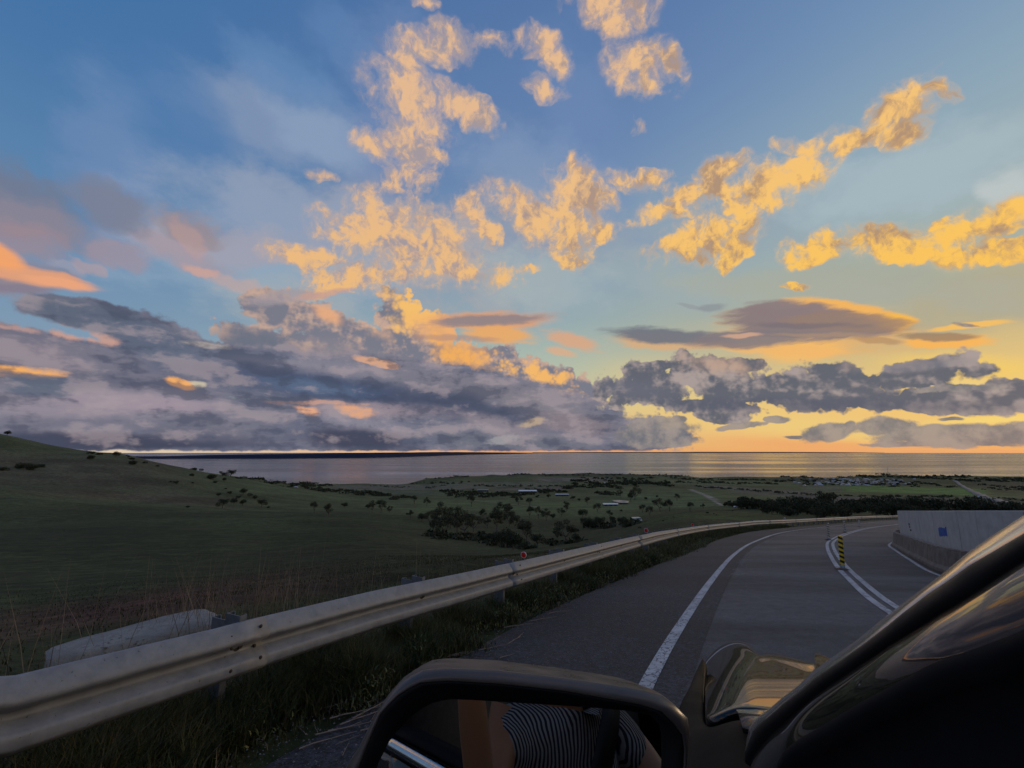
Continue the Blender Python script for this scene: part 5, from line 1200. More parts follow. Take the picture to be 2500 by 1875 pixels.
# hillside grass below the rail
def slope_grass(name, n, d0, d1, hmin, hmax, w, mat, thr, clump, s0, s1, power=1.5):
    s, x, y, o = between(s0, s1, n, -d0, -d1, power); c = vnoise(x, y, clump, 31)*.7+vnoise(x, y, clump*.25, 33)*.3; k = (c > thr) & (rng.random(n) < np.clip(1.15+o/d1, .0, 1)**1.6); x, y, c = x[k], y[k], c[k]
    z = terrain(x, y)-.01; m_ = len(x); blades(name, np.c_[x, y, z], hmin+(hmax-hmin)*c*rng.random(m_), w*(.6+.8*rng.random(m_)), .1+.5*rng.random(m_), mat)
slope_grass('slope_grass', 80000, .35, 26, .03, .13, .009, nodemat('slope grass', b_blade((.026, .036, .014), (.040, .046, .018), (.065, .052, .030)), .8, .2), .3, 1.4, sN, s_of_y(30), 1.0)
slope_grass('dry_slope_grass', 8000, .4, 3.2, .10, .45, .0030, M_DRY, .50, .8, s_of_y(3), s_of_y(26), 1.2)
# tall seeding stalks that stand above the rail
st_b, st_h = [], []
for px, py, n in [(735, 1478, 34), (760, 1462, 40), (790, 1452, 46), (820, 1446, 40), (850, 1442, 34), (880, 1436, 30), (920, 1425, 24), (960, 1412, 24), (1010, 1405, 14), (340, 1500, 16), (350, 1510, 12), (95, 1560, 30), (70, 1580, 24), (1180, 1375, 12), (1140, 1385, 14), (700, 1490, 16), (1360, 1345, 10), (1320, 1352, 10)]:
    s = min(np.linspace(2, 60, 1500), key=lambda s: abs(to_px((*rail_at(s)[0][:2], rail_top(s)))[0]-px) if rail_at(s)[0].y > 1.8 else 1e9); p, t_ = rail_at(s); nr_ = Vector((-t_.y, t_.x, 0))
    for k in range(n):
        q = p+nr_*random.uniform(.7, 2.6)+t_*random.uniform(-.3, .6)*(.5+p.y*.15); st_b.append((q.x, q.y)); st_h.append(random.uniform(.75, 1.35))
st_b = np.array(st_b); zz = terrain(st_b[:, 0], st_b[:, 1]); st_h = np.array(st_h)*np.clip(1+(plane_z(st_b[:, 0], st_b[:, 1])-zz)*.6, 1, 1.8)
blades('seed_stalks', np.c_[st_b, zz], st_h, np.full(len(zz), .0034), .12+.25*rng.random(len(zz)), M_DRY, .5)
sp = []                                                                        # plumes on the stalks
# twigs lying on the shoulder
bm = bmesh.new()
def twig(px, py, L, a, r0=.0048):
    x, y = on_plane(px, py); z = float(plane_z(x, y))+.016; d = Vector((math.cos(a), math.sin(a), PB*math.sin(a))); p = Vector((x, y, z)); n = 4; q = p
    for k in range(n):
        nx = q+d*(L/n)+Vector((random.uniform(-.1, .1)*L/n, random.uniform(-.1, .1)*L/n, random.uniform(-.004, .012))); nx.z = max(nx.z, float(plane_z(nx.x, nx.y))+.008); cyl(bm, q, nx, r0*(1-.18*k), r0*(1-.18*(k+1)), 5); q = nx
for px, py, L, a in [(805, 1760, .35, .5), (830, 1775, .45, .7), (800, 1790, .3, .3), (860, 1760, .4, .9), (770, 1800, .3, .5), (880, 1790, .25, .2), (730, 1835, .35, .6), (1010, 1620, .6, .45), (1060, 1605, .4, .3), (950, 1655, .3, 1.9), (1240, 1575, .25, .9), (1265, 1560, .2, 1.2), (1170, 1590, .35, .4), (1220, 1610, .2, .7), (760, 1560, .5, .5), (800, 1540, .4, .45), (1230, 1535, .4, .4), (1290, 1520, .5, .5), (1130, 1570, .3, 2.0), (1340, 1500, .4, .3)]: twig(px, py, L, a)
for k in range(70): twig(random.uniform(700, 1250), random.uniform(1560, 1860), random.uniform(.06, .2), random.uniform(0, 3.1), .0018)
tag(bm_obj('fallen_twigs', bm, simple('dry twig', (.34, .26, .20), (.24, .18, .14), 20, .8, world=True)), kind='stuff')
# loose grit where the seal meets the grass
n = 42000; s, x, y, o = between(sN, s_of_y(18), n, -.2, 4.2, 1.6); g = gdist(x, y); k = (g > -2.6) & (g < .35) & (rng.random(n) < np.clip(1.1+g*.42, .12, 1)); x, y = x[k], y[k]; m_ = len(x); r0 = .003+.007*rng.random(m_)**2
P_ = np.c_[x, y, plane_z(x, y)+.006]; tet = np.array([[1, 0, 0], [-.5, .87, 0], [-.5, -.87, 0], [0, 0, .9]]); ang = rng.random(m_)*6.28
V_ = P_[:, None]+np.stack([np.stack([tet[None, :, 0]*np.cos(ang)[:, None]-tet[None, :, 1]*np.sin(ang)[:, None], tet[None, :, 0]*np.sin(ang)[:, None]+tet[None, :, 1]*np.cos(ang)[:, None], np.repeat(tet[None, :, 2], m_, 0)], -1)][0], 0)[0]*r0[:, None, None] if False else P_[:, None]+np.stack([tet[None, :, 0]*np.cos(ang)[:, None]-tet[None, :, 1]*np.sin(ang)[:, None], tet[None, :, 0]*np.sin(ang)[:, None]+tet[None, :, 1]*np.cos(ang)[:, None], np.repeat(tet[None, :, 2], m_, 0)], -1)*r0[:, None, None]
i = np.arange(m_)*4; F_ = np.vstack([np.stack([i, i+1, i+3], -1), np.stack([i+1, i+2, i+3], -1), np.stack([i+2, i, i+3], -1)])
tag(link('grit', npmesh('grit', V_.reshape(-1, 3), F_), simple('grit', (.10, .09, .09), (.22, .20, .19), 60, .8, world=True)), kind='stuff')
# pale concrete apron beyond the rail
top = [(108, 1596), (123, 1584), (199, 1555), (307, 1528), (400, 1505), (440, 1496), (478, 1485), (501, 1486), (523, 1498), (534, 1510)]
bot = [(112, 1610), (140, 1607), (205, 1595), (300, 1573), (385, 1554), (430, 1541), (470, 1534), (500, 1527), (522, 1523), (534, 1518)]
yT = 4.7
def ap(px, py, k): 
    f_ = (px-100)/430; y_ = (3.75+.75*f_) + (.55 if k else 0); v = at(px, py, y_); return v
vs = []
for a in range(len(top)):
    T_, B_ = ap(*top[a], 1), ap(*bot[a], 0)
    for u in (0, .25, .5, .75, 1): q = B_*(1-u)+T_*u; q.z += .03*math.sin(math.pi*u)+random.uniform(-.012, .012); vs.append(q)
m_ = 5; n = len(top); fs = [(a*m_+k, (a+1)*m_+k, (a+1)*m_+k+1, a*m_+k+1) for a in range(n-1) for k in range(m_-1)]
def b_apron(t, bs):
    P = gpos(t); n = t.noise(P, 3.5, 6, .7); f_ = t.noise(P, 22, 4, .7)
    c = t.mix(t.ss(n, .35, .65), (.24, .235, .22), (.33, .32, .295)); c = t.mix(t.m('MULTIPLY', t.ss(f_, .52, .68), t.ss(n, .45, .6)), c, (.06, .06, .055))
    t.put(bs.inputs['Base Color'], c); bump(t, bs, t.m('ADD', n, f_), .03, .8)
ap_o = tag(link('concrete_apron', mesh('concrete_apron', vs, fs, True), nodemat('mottled concrete', b_apron, .9, .2)), 'long pale mottled concrete apron on the bank behind the near end of the guardrail', 'concrete apron')
md = ap_o.modifiers.new('thickness', 'SOLIDIFY'); md.thickness = .14; md.offset = -1
# the bank under the apron

# ------------------------------------------------------------------ the car the picture is taken from
def b_carpaint(t, bs):
    P = gpos(t)
    t.put(bs.inputs['Base Color'], (.006, .006, .006)); bs.inputs['Coat Weight'].default_value = 1.0; bs.inputs['Coat Roughness'].default_value = .02; bs.inputs['Coat IOR'].default_value = 1.45
    dust = t.ss(t.noise(P, 60, 4, .7), .55, .8, 0, .5); t.put(bs.inputs['Base Color'], t.mix(dust, (.005, .005, .0055), (.016, .015, .013)))
    t.put(bs.inputs['Roughness'], .25)
M_PAINTC = nodemat('dark gloss car paint', b_carpaint, .2, .15)
M_RUB = simple('black rubber trim', (.004, .004, .005), (.007, .007, .008), 30, .55, .25)
M_SATIN = simple('satin mirror cap', (.10, .085, .075), (.12, .10, .09), 30, .34, .5, .3)
M_INT = simple('dark interior trim', (.006, .006, .008), (.010, .010, .012), 30, .8, .15)
M_CHROME = simple('chrome strip', (.75, .77, .80), (.65, .66, .70), 50, .12, .5, 1.0)
def b_glass(t, bs):
    t.put(bs.inputs['Base Color'], (.01, .012, .012)); bs.inputs['Coat Weight'].default_value = .5
    bs.inputs['Transmission Weight'].default_value = 0.0
M_TINT = nodemat('tinted glass', b_glass, .02, .8)
HD = R(27); CF = Vector((math.sin(HD), math.cos(HD), 0)); CR = Vector((math.cos(HD), -math.sin(HD), 0)); SL = PB*math.cos(HD)
def car(r, f, u): v = CR*r+CF*f; v.z = u + PB*v.y; return v     # r to the right, f forward, u up from the road-parallel plane at the camera
CAR = tag(empty('car', car(.95, .3, -1.5)), 'dark glossy car at the lower right, its bonnet, windscreen pillar and door mirror in view', 'car')
CARI = CAR.matrix_world.copy(); CARL = CAR.location.copy()
def cpart(name, vs, fs, mat, parent=CAR, smooth=True, thick=0, sub=0):
    off = CARL if parent is CAR else Vector(parent.get('_o', CARL))
    o = link(name, mesh(name, [Vector(v)-CARL for v in vs], fs, smooth), mat, parent)
    if thick: md = o.modifiers.new('t', 'SOLIDIFY'); md.thickness = thick; md.offset = -1
    if sub: md = o.modifiers.new('s', 'SUBSURF'); md.levels = sub; md.render_levels = sub
    return o
def resample(pts, n):
    p = np.array(pts, float); d = np.r_[0, np.cumsum(np.linalg.norm(np.diff(p, axis=0), axis=1))]
    q = np.linspace(0, d[-1], n); return [tuple(np.interp(v, d, p[:, k]) for k in range(p.shape[1])) for v in q]
def loft(rows, closed=False):
    n = len(rows[0]); vs = [v for r_ in rows for v in r_]; fs = []
    for a in range(len(rows)-1):
        for k in range(n if closed else n-1): fs.append((a*n+k, a*n+(k+1) % n, (a+1)*n+(k+1) % n, (a+1)*n+k))
    return vs, fs
def atx(px, py, x):
    v = ray(px, py); return v*(x/v.x)
# --- windscreen pillar, drawn as strips from the far (windscreen) side to the door side
E1 = [(1828, 1862), (1825, 1830), (1831, 1785), (1850, 1762), (1881, 1740), (1915, 1712), (1949, 1688), (1994, 1645), (2039, 1615), (2102, 1572), (2154, 1529), (2208, 1489), (2263, 1448), (2306, 1418), (2371, 1364), (2439, 1318), (2500, 1280), (2620, 1205), (2760, 1125)]
E2 = [(1832, 1864), (1832, 1832), (1845, 1795), (1862, 1775), (1893, 1752), (1925, 1724), (1960, 1700), (2008, 1660), (2055, 1630), (2127, 1580), (2175, 1544), (2224, 1504), (2280, 1462), (2325, 1434), (2385, 1392), (2448, 1358), (2505, 1326), (2620, 1262), (2760, 1190)]
E3 = [(1836, 1868), (1842, 1846), (1870, 1812), (1890, 1790), (1926, 1760), (1965, 1728), (1994, 1705), (2040, 1672), (2090, 1640), (2154, 1598), (2200, 1568), (2260, 1532), (2317, 1496), (2350, 1478), (2398, 1447), (2450, 1412), (2505, 1376), (2620, 1305), (2760, 1225)]
E4 = [(1850, 2050), (1880, 1960), (1908, 1890), (1925, 1850), (1944, 1829), (1971, 1812), (2020, 1785), (2084, 1747), (2140, 1716), (2200, 1686), (2252, 1658), (2300, 1634), (2350, 1616), (2398, 1602), (2440, 1588), (2480, 1574), (2520, 1560), (2640, 1500), (2760, 1430)]
E5 = [(1900, 2300)] + [(1950+45*k, 2300) for k in range(len(E4)-1)]
n = 48
def L3(pts, x): return [atx(px, py, x) for px, py in resample(pts, n)]
def mixl(a, b, u, bulge=0, d=Vector((-1, -.45, .55)).normalized()): return [p*(1-u)+q*u+d*bulge for p, q in zip(a, b)]
e1 = L3(E1, .40); e2 = L3(E2, .338); e3 = L3(E3, .325); e4 = L3(E4, .285); e5 = L3(E5, .24)
e0 = [p+Vector((.06, .05, -.05)) for p in e1]
cpart('windscreen_trim', *loft([e0, [p+Vector((.004, .004, 0)) for p in e1], mixl(e1, e2, .35, .003, Vector((-.2, -.2, 1)).normalized()), mixl(e1, e2, .7, .003, Vector((-.3, -.3, .8)).normalized()), e2, [p+Vector((.01, .006, -.006)) for p in e2]]), nodemat('glossy windscreen moulding', lambda t, bs: (t.put(bs.inputs['Base Color'], (.75, .72, .68)), bs.inputs['Metallic'].__setattr__('default_value', .85)), .16, .8), thick=.004)
cpart('pillar_seal', *loft([mixl(e2, e3, .0, -.002), mixl(e2, e3, .12, .006), mixl(e2, e3, .4, .009), mixl(e2, e3, .75, .008), mixl(e2, e3, .95, .003), mixl(e2, e3, 1.0, -.004)]), M_RUB, thick=.003)
cpart('pillar', *loft([mixl(e3, e4, u, .010*math.sin(math.pi*u)) for u in (0, .06, .15, .3, .45, .6, .75, .88, .95, 1.0)]), M_PAINTC, thick=.003, sub=1)
cpart('door_frame', *loft([mixl(e4, e5, 0, -.001), mixl(e4, e5, .02, .007), mixl(e4, e5, .06, .008), mixl(e4, e5, .10, .0), mixl(e4, e5, .14, -.01), mixl(e4, e5, .5, -.02), mixl(e4, e5, 1.0, -.02)]), M_INT, thick=.004)
# --- bonnet and front wing
def aty(px, py, y): return at(px, py, y)
FE = [(1720, 1622), (1729, 1604), (1750, 1581), (1775, 1567), (1795, 1562.5), (1812, 1562.5), (1830, 1569), (1843, 1586), (1858, 1600), (1866, 1596), (1874, 1593), (1903, 1595), (1949, 1608), (1978, 1617), (1989, 1619), (1993, 1606), (1987, 1592), (1992, 1587), (2005, 1593), (2039, 1613), (2120, 1650), (2300, 1700)]
FY = [1.62, 1.70, 1.76, 1.80, 1.82, 1.82, 1.81, 1.78, 1.74, 1.73, 1.74, 1.76, 1.76, 1.76, 1.75, 1.77, 1.80, 1.82, 1.82, 1.80, 1.78, 1.76]
far = [aty(px, py, y) for (px, py), y in zip(FE, FY)]
NE = [(1724, 1752), (1728, 1757), (1738, 1757), (1750, 1751), (1765, 1745), (1780, 1739), (1795, 1734), (1810, 1732), (1830, 1732), (1845, 1733), (1860, 1735), (1880, 1738), (1910, 1740), (1940, 1741), (1965, 1742), (1985, 1743), (2005, 1744), (2025, 1745), (2050, 1746), (2100, 1750), (2180, 1755), (2330, 1770)]
NY = [1.10, 1.08, 1.05, 1.02, 1.0, .985]+[.98]*30
near = [aty(px, py, y) for (px, py), y in zip(NE, NY)]
def bonnet_pt(px, py):
    """the bonnet is one gently crowned sheet, rolled down on its outer side"""
    r_ = ray(px, py); a_, b_ = r_.x/r_.y, r_.z/r_.y
    y = (.528-.240)/max(-b_-.245, .05)
    for _ in range(6):
        x = a_*y; rr = x*math.cos(HD)-y*math.sin(HD); q = max((-.004-rr)/.085, 0); z = -.528-.235*(y-.98)-.045*max(y-.98, 0)**2 - .030*q*q - .03*max(rr-.02, 0)**2
        y = z/b_ if abs(b_) > 1e-6 else y; y = min(max(y, .7), 2.4)
    return Vector((a_*y, y, b_*y))
far = [bonnet_pt(*p) for p in FE]; near = [bonnet_pt(*p) for p in NE]
def hood_row(u):
    out = []
    for k, (f_, n_) in enumerate(zip(FE, NE)):
        v = 1-(1-u)**1.6 if u < 1 else 1
        q = bonnet_pt(f_[0]*(1-v)+n_[0]*v, f_[1]*(1-v)+n_[1]*v)
        q.z += .005*math.exp(-((u-.06)/.035)**2)
        out.append(q)
    return out
front = [a+Vector((.02, .05, -.05)) for a in far]; front2 = [a+Vector((.03, .08, -.30)) for a in far]
rows = [front2, front, [a+Vector((.004, .012, -.010)) for a in far]]+[hood_row(u) for u in (.015, .04, .07, .11, .16, .24, .34, .48, .64, .80, .92, .985)]+[[b+Vector((0, -.004, -.012)) for b in near]]
cpart('bonnet', *loft(rows), M_PAINTC, thick=.004, sub=1)
# wing: from the shut line outwards and down the side, back to the mirror and door
WT = [(1722, 1618), (1719, 1655), (1717, 1700), (1717, 1735), (1719, 1755), (1726, 1764), (1740, 1766), (1765, 1757), (1800, 1745), (1850, 1746), (1900, 1752)]
WTY = [1.60, 1.45, 1.27, 1.14, 1.07, 1.04, 1.01, .97, .96, .96, .95]
wt = [aty(px, py, y)+Vector((0, 0, -.006)) for (px, py), y in zip(WT, WTY)]
WO = [(1722, 1612), (1698, 1657), (1681, 1697), (1668, 1716), (1655, 1745), (1645, 1800), (1640, 1860), (1650, 1950), (1700, 2050), (1800, 2080), (1950, 2050)]
WOY = [1.63, 1.50, 1.35, 1.27, 1.18, 1.06, .96, .84, .74, .68, .62]
wo = [aty(px, py, y) for (px, py), y in zip(WO, WOY)]
n2_ = 26
def rs3(l): return [Vector(v) for v in resample([tuple(p) for p in l], n2_)]
wt_, wo_ = rs3(wt), rs3(wo)
upn = Vector((-.5, -.1, .8)).normalized()
side1 = [p+Vector((-.022, .0, -.05)) for p in wo_]; side2 = [p+Vector((-.045, .0, -.16)) for p in wo_]; side3 = [p+Vector((-.06, 0, -.42)) for p in wo_]
M_WING = simple('dark satin wing', (.006, .0055, .005), (.009, .008, .0075), 6, .6, .10)
cpart('front_wing', *loft([[p+Vector((.003, 0, -.02)) for p in wt_], wt_, mixl(wt_, wo_, .12, .006, upn), mixl(wt_, wo_, .4, .014, upn), mixl(wt_, wo_, .75, .013, upn), mixl(wt_, wo_, 1, 0, upn), side1, side2, side3]), M_WING, thick=.004, sub=1)
# thin bright strip added as the highlight along the shut line
g0 = [p+Vector((-.0012, -.001, .003)) for p in wt_[:14]]; g1 = [p+Vector((.0012, .001, .003)) for p in wt_[:14]]
cpart('shut_line_highlight', *loft([g0, [p+Vector((0, 0, .0015)) for p in mixl(g0, g1, .5)], g1]), simple('shut line highlight strip', (.10, .09, .08), None, 5, .2, .6, .6))
# cowl and wiper stub in the corner by the pillar base
cw = [aty(1800, 1742, .95), aty(1850, 1742, .95), aty(1910, 1745, .93), aty(1980, 1750, .9)]; cw2 = [aty(1815, 1790, .80), aty(1860, 1800, .78), aty(1900, 1800, .76), aty(1960, 1800, .74)]
cpart('cowl', *loft([[p+Vector((0, 0, -.004)) for p in cw], mixl(cw, cw2, .5, .004, Vector((0, 0, 1))), cw2]), M_PAINTC, thick=.01)
# --- door mirror
MC = Vector(ray(1280, 1850)); MC = MC*(.50/MC.length) if False else MC*.50
MN = Vector((.115, -.955, .19)).normalized()
MX = Vector((1, 0, 0)) - MN*MN.x; MX.normalize(); MY = MN.cross(MX); MY.normalize()
if MY.z < 0: MY = -MY
def on_mirror(px, py, off):
    r_ = ray(px, py); o = MC+MN*off; k = o.dot(MN)/r_.dot(MN); return r_*k
OUT = [(850, 1863), (874, 1831), (903, 1770), (939, 1709), (980, 1664), (1025, 1637), (1078, 1630), (1216, 1636), (1379, 1655), (1542, 1679), (1611, 1692), (1643, 1717), (1676, 1745), (1684, 1766), (1682, 1810), (1676, 1880), (1668, 1960), (1650, 2030), (1600, 2075), (1500, 2095), (1200, 2110), (950, 2100), (850, 2060), (815, 1990), (825, 1920)]
BEV = [(878, 1870), (900, 1812), (931, 1741), (980, 1692), (1025, 1668), (1094, 1663), (1216, 1670), (1379, 1688), (1517, 1713), (1603, 1729), (1631, 1753), (1655, 1778), (1670, 1802), (1668, 1880), (1655, 1960), (1635, 2020), (1590, 2055), (1500, 2075), (1200, 2090), (960, 2080), (880, 2045), (850, 1980), (858, 1920)]
GLS = [(919, 1875), (956, 1802), (1005, 1749), (1045, 1721), (1094, 1707), (1175, 1711), (1338, 1721), (1460, 1729), (1578, 1741), (1607, 1762), (1619, 1794), (1620, 1875), (1612, 1960), (1590, 2005), (1540, 2025), (1400, 2035), (1200, 2045), (1000, 2035), (930, 2005), (900, 1950)]
def polar(pts, off, N=72, sc=1.0, back=0.0):
    cx, cy = 1262, 1865; p = np.array(pts+[pts[0]], float); q = np.array(resample([tuple(a) for a in p], 900)); a = np.arctan2(q[:, 1]-cy, q[:, 0]-cx); r_ = np.hypot(q[:, 0]-cx, q[:, 1]-cy); o = np.argsort(a); a, r_ = a[o], r_[o]
    a = np.r_[a-2*math.pi, a, a+2*math.pi]; r_ = np.r_[r_, r_, r_]; out = []
    for k in range(N):
        t_ = -math.pi+2*math.pi*k/N; rr = np.interp(t_, a, r_); v = on_mirror(cx+rr*math.cos(t_), cy+rr*math.sin(t_), off); c = on_mirror(cx, cy, off); out.append(c+(v-c)*sc-MN*back)
    return out
mir = bpy.data.objects.new('door_mirror', None); COL.objects.link(mir); mir.parent = CAR
def mpart(name, rows, mat, cap=None, thick=0):
    vs, fs = loft(rows, True); N = 72
    if cap is not None: fs.append(tuple(range(cap*N, cap*N+N)))
    return cpart(name, vs, fs, mat, mir, thick=thick)
g_in = polar(GLS, 0.0)
mpart('housing', [polar(BEV, .004), polar(BEV, .006, sc=1.012), [a*(.5)+b*.5 for a, b in zip(polar(BEV, .003, sc=1.02), polar(OUT, .0))], polar(OUT, -.002, sc=.995), polar(OUT, -.010), polar(OUT, -.012, sc=.99, back=.02), polar(OUT, -.012, sc=.93, back=.06), polar(OUT, -.012, sc=.75, back=.095), polar(OUT, -.012, sc=.4, back=.115)], M_SATIN, 8)
mpart('bezel', [polar(BEV, .0045), polar(BEV, .006, sc=.985), polar(BEV, .004, sc=.96), polar(GLS, .002, sc=1.02), polar(GLS, -.004, sc=1.002)], M_RUB)
mg = polar(GLS, -.003, sc=1.004); c_ = sum(mg, Vector())/72
rows = [[c_+(v-c_)*s_ for v in mg] for s_ in (1, .8, .6, .4, .2, .05)]
mpart('mirror_glass', rows, nodemat('mirror glass', lambda t, bs: (t.put(bs.inputs['Base Color'], (.62, .64, .66)), bs.inputs['Metallic'].__setattr__('default_value', 1.0)), .0, .5), 5)
# arm of the mirror down to the door
cpart('mirror_arm', *loft([[MC-MN*.05+car(0, 0, 0)*0+CR*(.05+.11*u)-Vector((0, 0, .10+.06*u))+Vector((0, .03*math.cos(a), .035*math.sin(a))) for a in np.linspace(0, 2*math.pi, 14, endpoint=False)] for u in (0, .33, .66, 1, 1.4)], True), M_RUB, mir)
# --- body: sides, doors, roof, tail
def cgrid(name, prof, fs_, mat, rfun=None, thick=.01, parent=CAR):
    rows = [[car(r_, f_, u) for r_, u in prof(f_)] for f_ in fs_]; return cpart(name, *loft(rows), mat, parent, thick=thick)
def side(r0): return lambda f_: [(r0+.03, -.455), (r0+.0, -.50), (r0-.02, -.62), (r0-.015, -.80), (r0+.0, -1.0), (r0+.05, -1.12)]
cgrid('front_door', side(.17), np.linspace(.52, -.62, 12), M_PAINTC); cgrid('rear_door', side(.17), np.linspace(-.63, -1.6, 10), M_PAINTC)
cgrid('rear_quarter', side(.17), np.linspace(-1.61, -3.0, 8), M_PAINTC)
strip_ = [(.190, -.452), (.176, -.447), (.166, -.452), (.160, -.466), (.164, -.474)]
cgrid('belt_strip', lambda f_: strip_, np.linspace(.50, -.62, 14), M_CHROME, thick=.002); cgrid('belt_strip', lambda f_: strip_, np.linspace(-.63, -1.55, 10), M_CHROME, thick=.002)
cgrid('sill_trim', lambda f_: [(.195, -.455), (.21, -.448), (.24, -.45), (.26, -.50), (.27, -.9)], np.linspace(.45, -.62, 8), M_INT)
ROOFU = .34
cgrid('roof', lambda f_: [(.30, .20), (.32, ROOFU-.05), (.42, ROOFU-.01), (.70, ROOFU+.02), (.95, ROOFU+.03), (1.2, ROOFU+.02), (1.48, ROOFU-.01), (1.58, ROOFU-.05), (1.60, .20)], np.linspace(-.10, -2.9, 14), M_PAINTC)
for f0, f1, nm in ((-.60, -.72, 'centre_pillar'), (-1.6, -1.75, 'rear_pillar')): cpart(nm, *loft([[car(.19, f0, -.45), car(.19, f1, -.45)], [car(.24, f0, -.1), car(.24, f1, -.1)], [car(.31, f0, .24), car(.31, f1, .24)]]), M_INT, thick=.03)
cpart('rear_window', *loft([[car(.2, -.73, -.44), car(.2, -1.59, -.44)], [car(.31, -.73, .24), car(.31, -1.59, .24)]]), M_TINT, thick=.004)
cpart('quarter_window', *loft([[car(.2, -1.76, -.44), car(.2, -2.8, -.44)], [car(.31, -1.76, .24), car(.31, -2.8, .24)]]), M_TINT, thick=.004)
cpart('tailgate', *loft([[car(.2, -3.0, -1.1), car(1.0, -3.1, -1.1), car(1.75, -3.0, -1.1)], [car(.2, -3.0, -.45), car(1.0, -3.1, -.45), car(1.75, -3.0, -.45)], [car(.3, -2.9, .25), car(1.0, -2.97, .33), car(1.6, -2.9, .25)]]), M_PAINTC, thick=.02)
RS = 1.75
cgrid('right_side', lambda f_: [(RS-.03, -.455), (RS, -.62), (RS, -.9), (RS-.05, -1.12)], np.linspace(1.3, -3.0, 12), M_PAINTC)
cgrid('floor', lambda f_: [(.2, -1.12), (1.0, -1.14), (1.72, -1.12)], np.linspace(1.3, -3.0, 8), M_INT)
# windscreen: from the base of the pillar up to the roof edge, across to the far side
wb = [Vector(p)+Vector((.004, .008, 0)) for p in e1[3:44:5]]
cpart('windscreen', *loft([wb, [p+CR*.4+CF*.05 for p in wb], [p+CR*.9+CF*.06 for p in wb], [p+CR*(1.25) for p in wb]]), M_TINT, thick=.006)
cpart('dashboard', *loft([[car(.25, .55, -.50), car(1.0, .60, -.47), car(1.7, .55, -.50)], [car(.25, .2, -.50), car(1.0, .2, -.46), car(1.7, .2, -.50)], [car(.25, .12, -.8), car(1.0, .12, -.8), car(1.7, .12, -.8)]]), M_INT, thick=.02)
def seat(r0, label=None):
    s = bpy.data.objects.new('seat', None); COL.objects.link(s); s.parent = CAR
    bm = bmesh.new(); box(bm, (0, 0, 0), (.50, .52, .14), bev=.04); box(bm, (0, -.30, .36), (.48, .14, .66), bev=.05); box(bm, (0, -.33, .80), (.26, .10, .18), bev=.04)
    M_ = Matrix((CR, CF, (0, 0, 1))).transposed().to_4x4(); M_.translation = car(r0, -.55, -.98)-CARL; bmesh.ops.transform(bm, matrix=M_, verts=bm.verts); bm_obj('cushion', bm, simple('grey seat fabric', (.030, .032, .038), (.045, .047, .055), 60, .9), s, True)
seat(.56); seat(1.35)
for r0, f0 in ((.30, 1.0), (.30, -1.75), (1.62, 1.0), (1.62, -1.75)):
    bm = bmesh.new(); c0 = car(r0, f0, -1.5+.39)-CARL; cyl(bm, c0-CR*.12, c0+CR*.12, .39, seg=32); w_ = bm_obj('wheel', bm, M_RUB, CAR)
    bm = bmesh.new(); cyl(bm, c0-CR*.13, c0+CR*.10, .24, seg=24); bm_obj('rim', bm, simple('alloy rim', (.3, .3, .31), None, 3, .3, .5, .8), w_)
cpart('front_bumper', *loft([[p+Vector((.03, .08, -.30)) for p in far], [p+Vector((.04, .10, -.55)) for p in far]]), M_RUB, thick=.02)

# ------------------------------------------------------------------ the person holding the phone out of the window, seen in the mirror
def skin_obj(name, verts, edges, radii, mat, parent, sub=2, root=0):
    me = bpy.data.meshes.new(name); me.from_pydata([tuple(v) for v in verts], edges, []); me.update(); o = link(name, me, mat, parent)
    md = o.modifiers.new('skin', 'SKIN'); md.use_smooth_shade = True
    for i, r_ in enumerate(radii):
        sv_ = me.skin_vertices[0].data[i]; sv_.radius = (r_, r_) if not isinstance(r_, tuple) else r_; sv_.use_root = (i == root)
    m2 = o.modifiers.new('sub', 'SUBSURF'); m2.levels = sub; m2.render_levels = sub; return o
def b_skin(t, bs):
    P = opos(t); n = t.noise(P, 18, 4, .6); t.put(bs.inputs['Base Color'], t.mix(n, (.27, .125, .06), (.33, .16, .085))); bs.inputs['Subsurface Weight'].default_value = .1; bs.inputs['Subsurface Scale'].default_value = .01
M_SKIN = nodemat('skin', b_skin, .5, .4)
def b_shirt(t, bs):
    P = opos(t); w = t.v('ADD', P, t.v('SCALE', t.v('SUBTRACT', t.noise(P, 5, 2, .5, color=True), (.5, .5, .5)), sc=.10)); X, Y, Z = t.sep(w)
    s = t.m('SINE', t.m('MULTIPLY', t.m('ADD', t.m('MULTIPLY', X, .95), t.m('MULTIPLY', Y, -.45)), 700.0)); t.put(bs.inputs['Base Color'], t.mix(t.ss(s, -.25, .25), (.020, .020, .032), (.25, .245, .235))); bump(t, bs, t.noise(P, 12, 3, .6), .02, .6)
M_SHIRT = nodemat('striped cotton shirt', b_shirt, .9, .1)
per = tag(empty('person', car(.52, -.5, -.9)), 'person in a navy and white striped shirt holding up a phone, seen in the mirror', 'person')
PO = per.location.copy()
def Q(*a): return Vector(a)-PO
hip = (.40, -.62, -.86); chest = (.335, -.44, -.52); neck0 = (.31, -.38, -.30); neck1 = (.30, -.35, -.22); head = (.29, -.33, -.10); htop = (.29, -.335, -.02)
shL = (.165, -.38, -.36); elL = (.075, -.16, -.44); wrL = (.030, -.085, -.165); plL = (.022, -.075, -.095)
shR = (.49, -.45, -.37); elR = (.56, -.22, -.62); wrR = (.42, -.04, -.66); plR = (.38, .02, -.66)
legL = [(.30, -.58, -.90), (.42, -.12, -.86), (.50, .10, -1.22), (.56, .16, -1.28)]; legR = [(.50, -.66, -.90), (.64, -.22, -.86), (.74, .0, -1.22), (.80, .06, -1.28)]
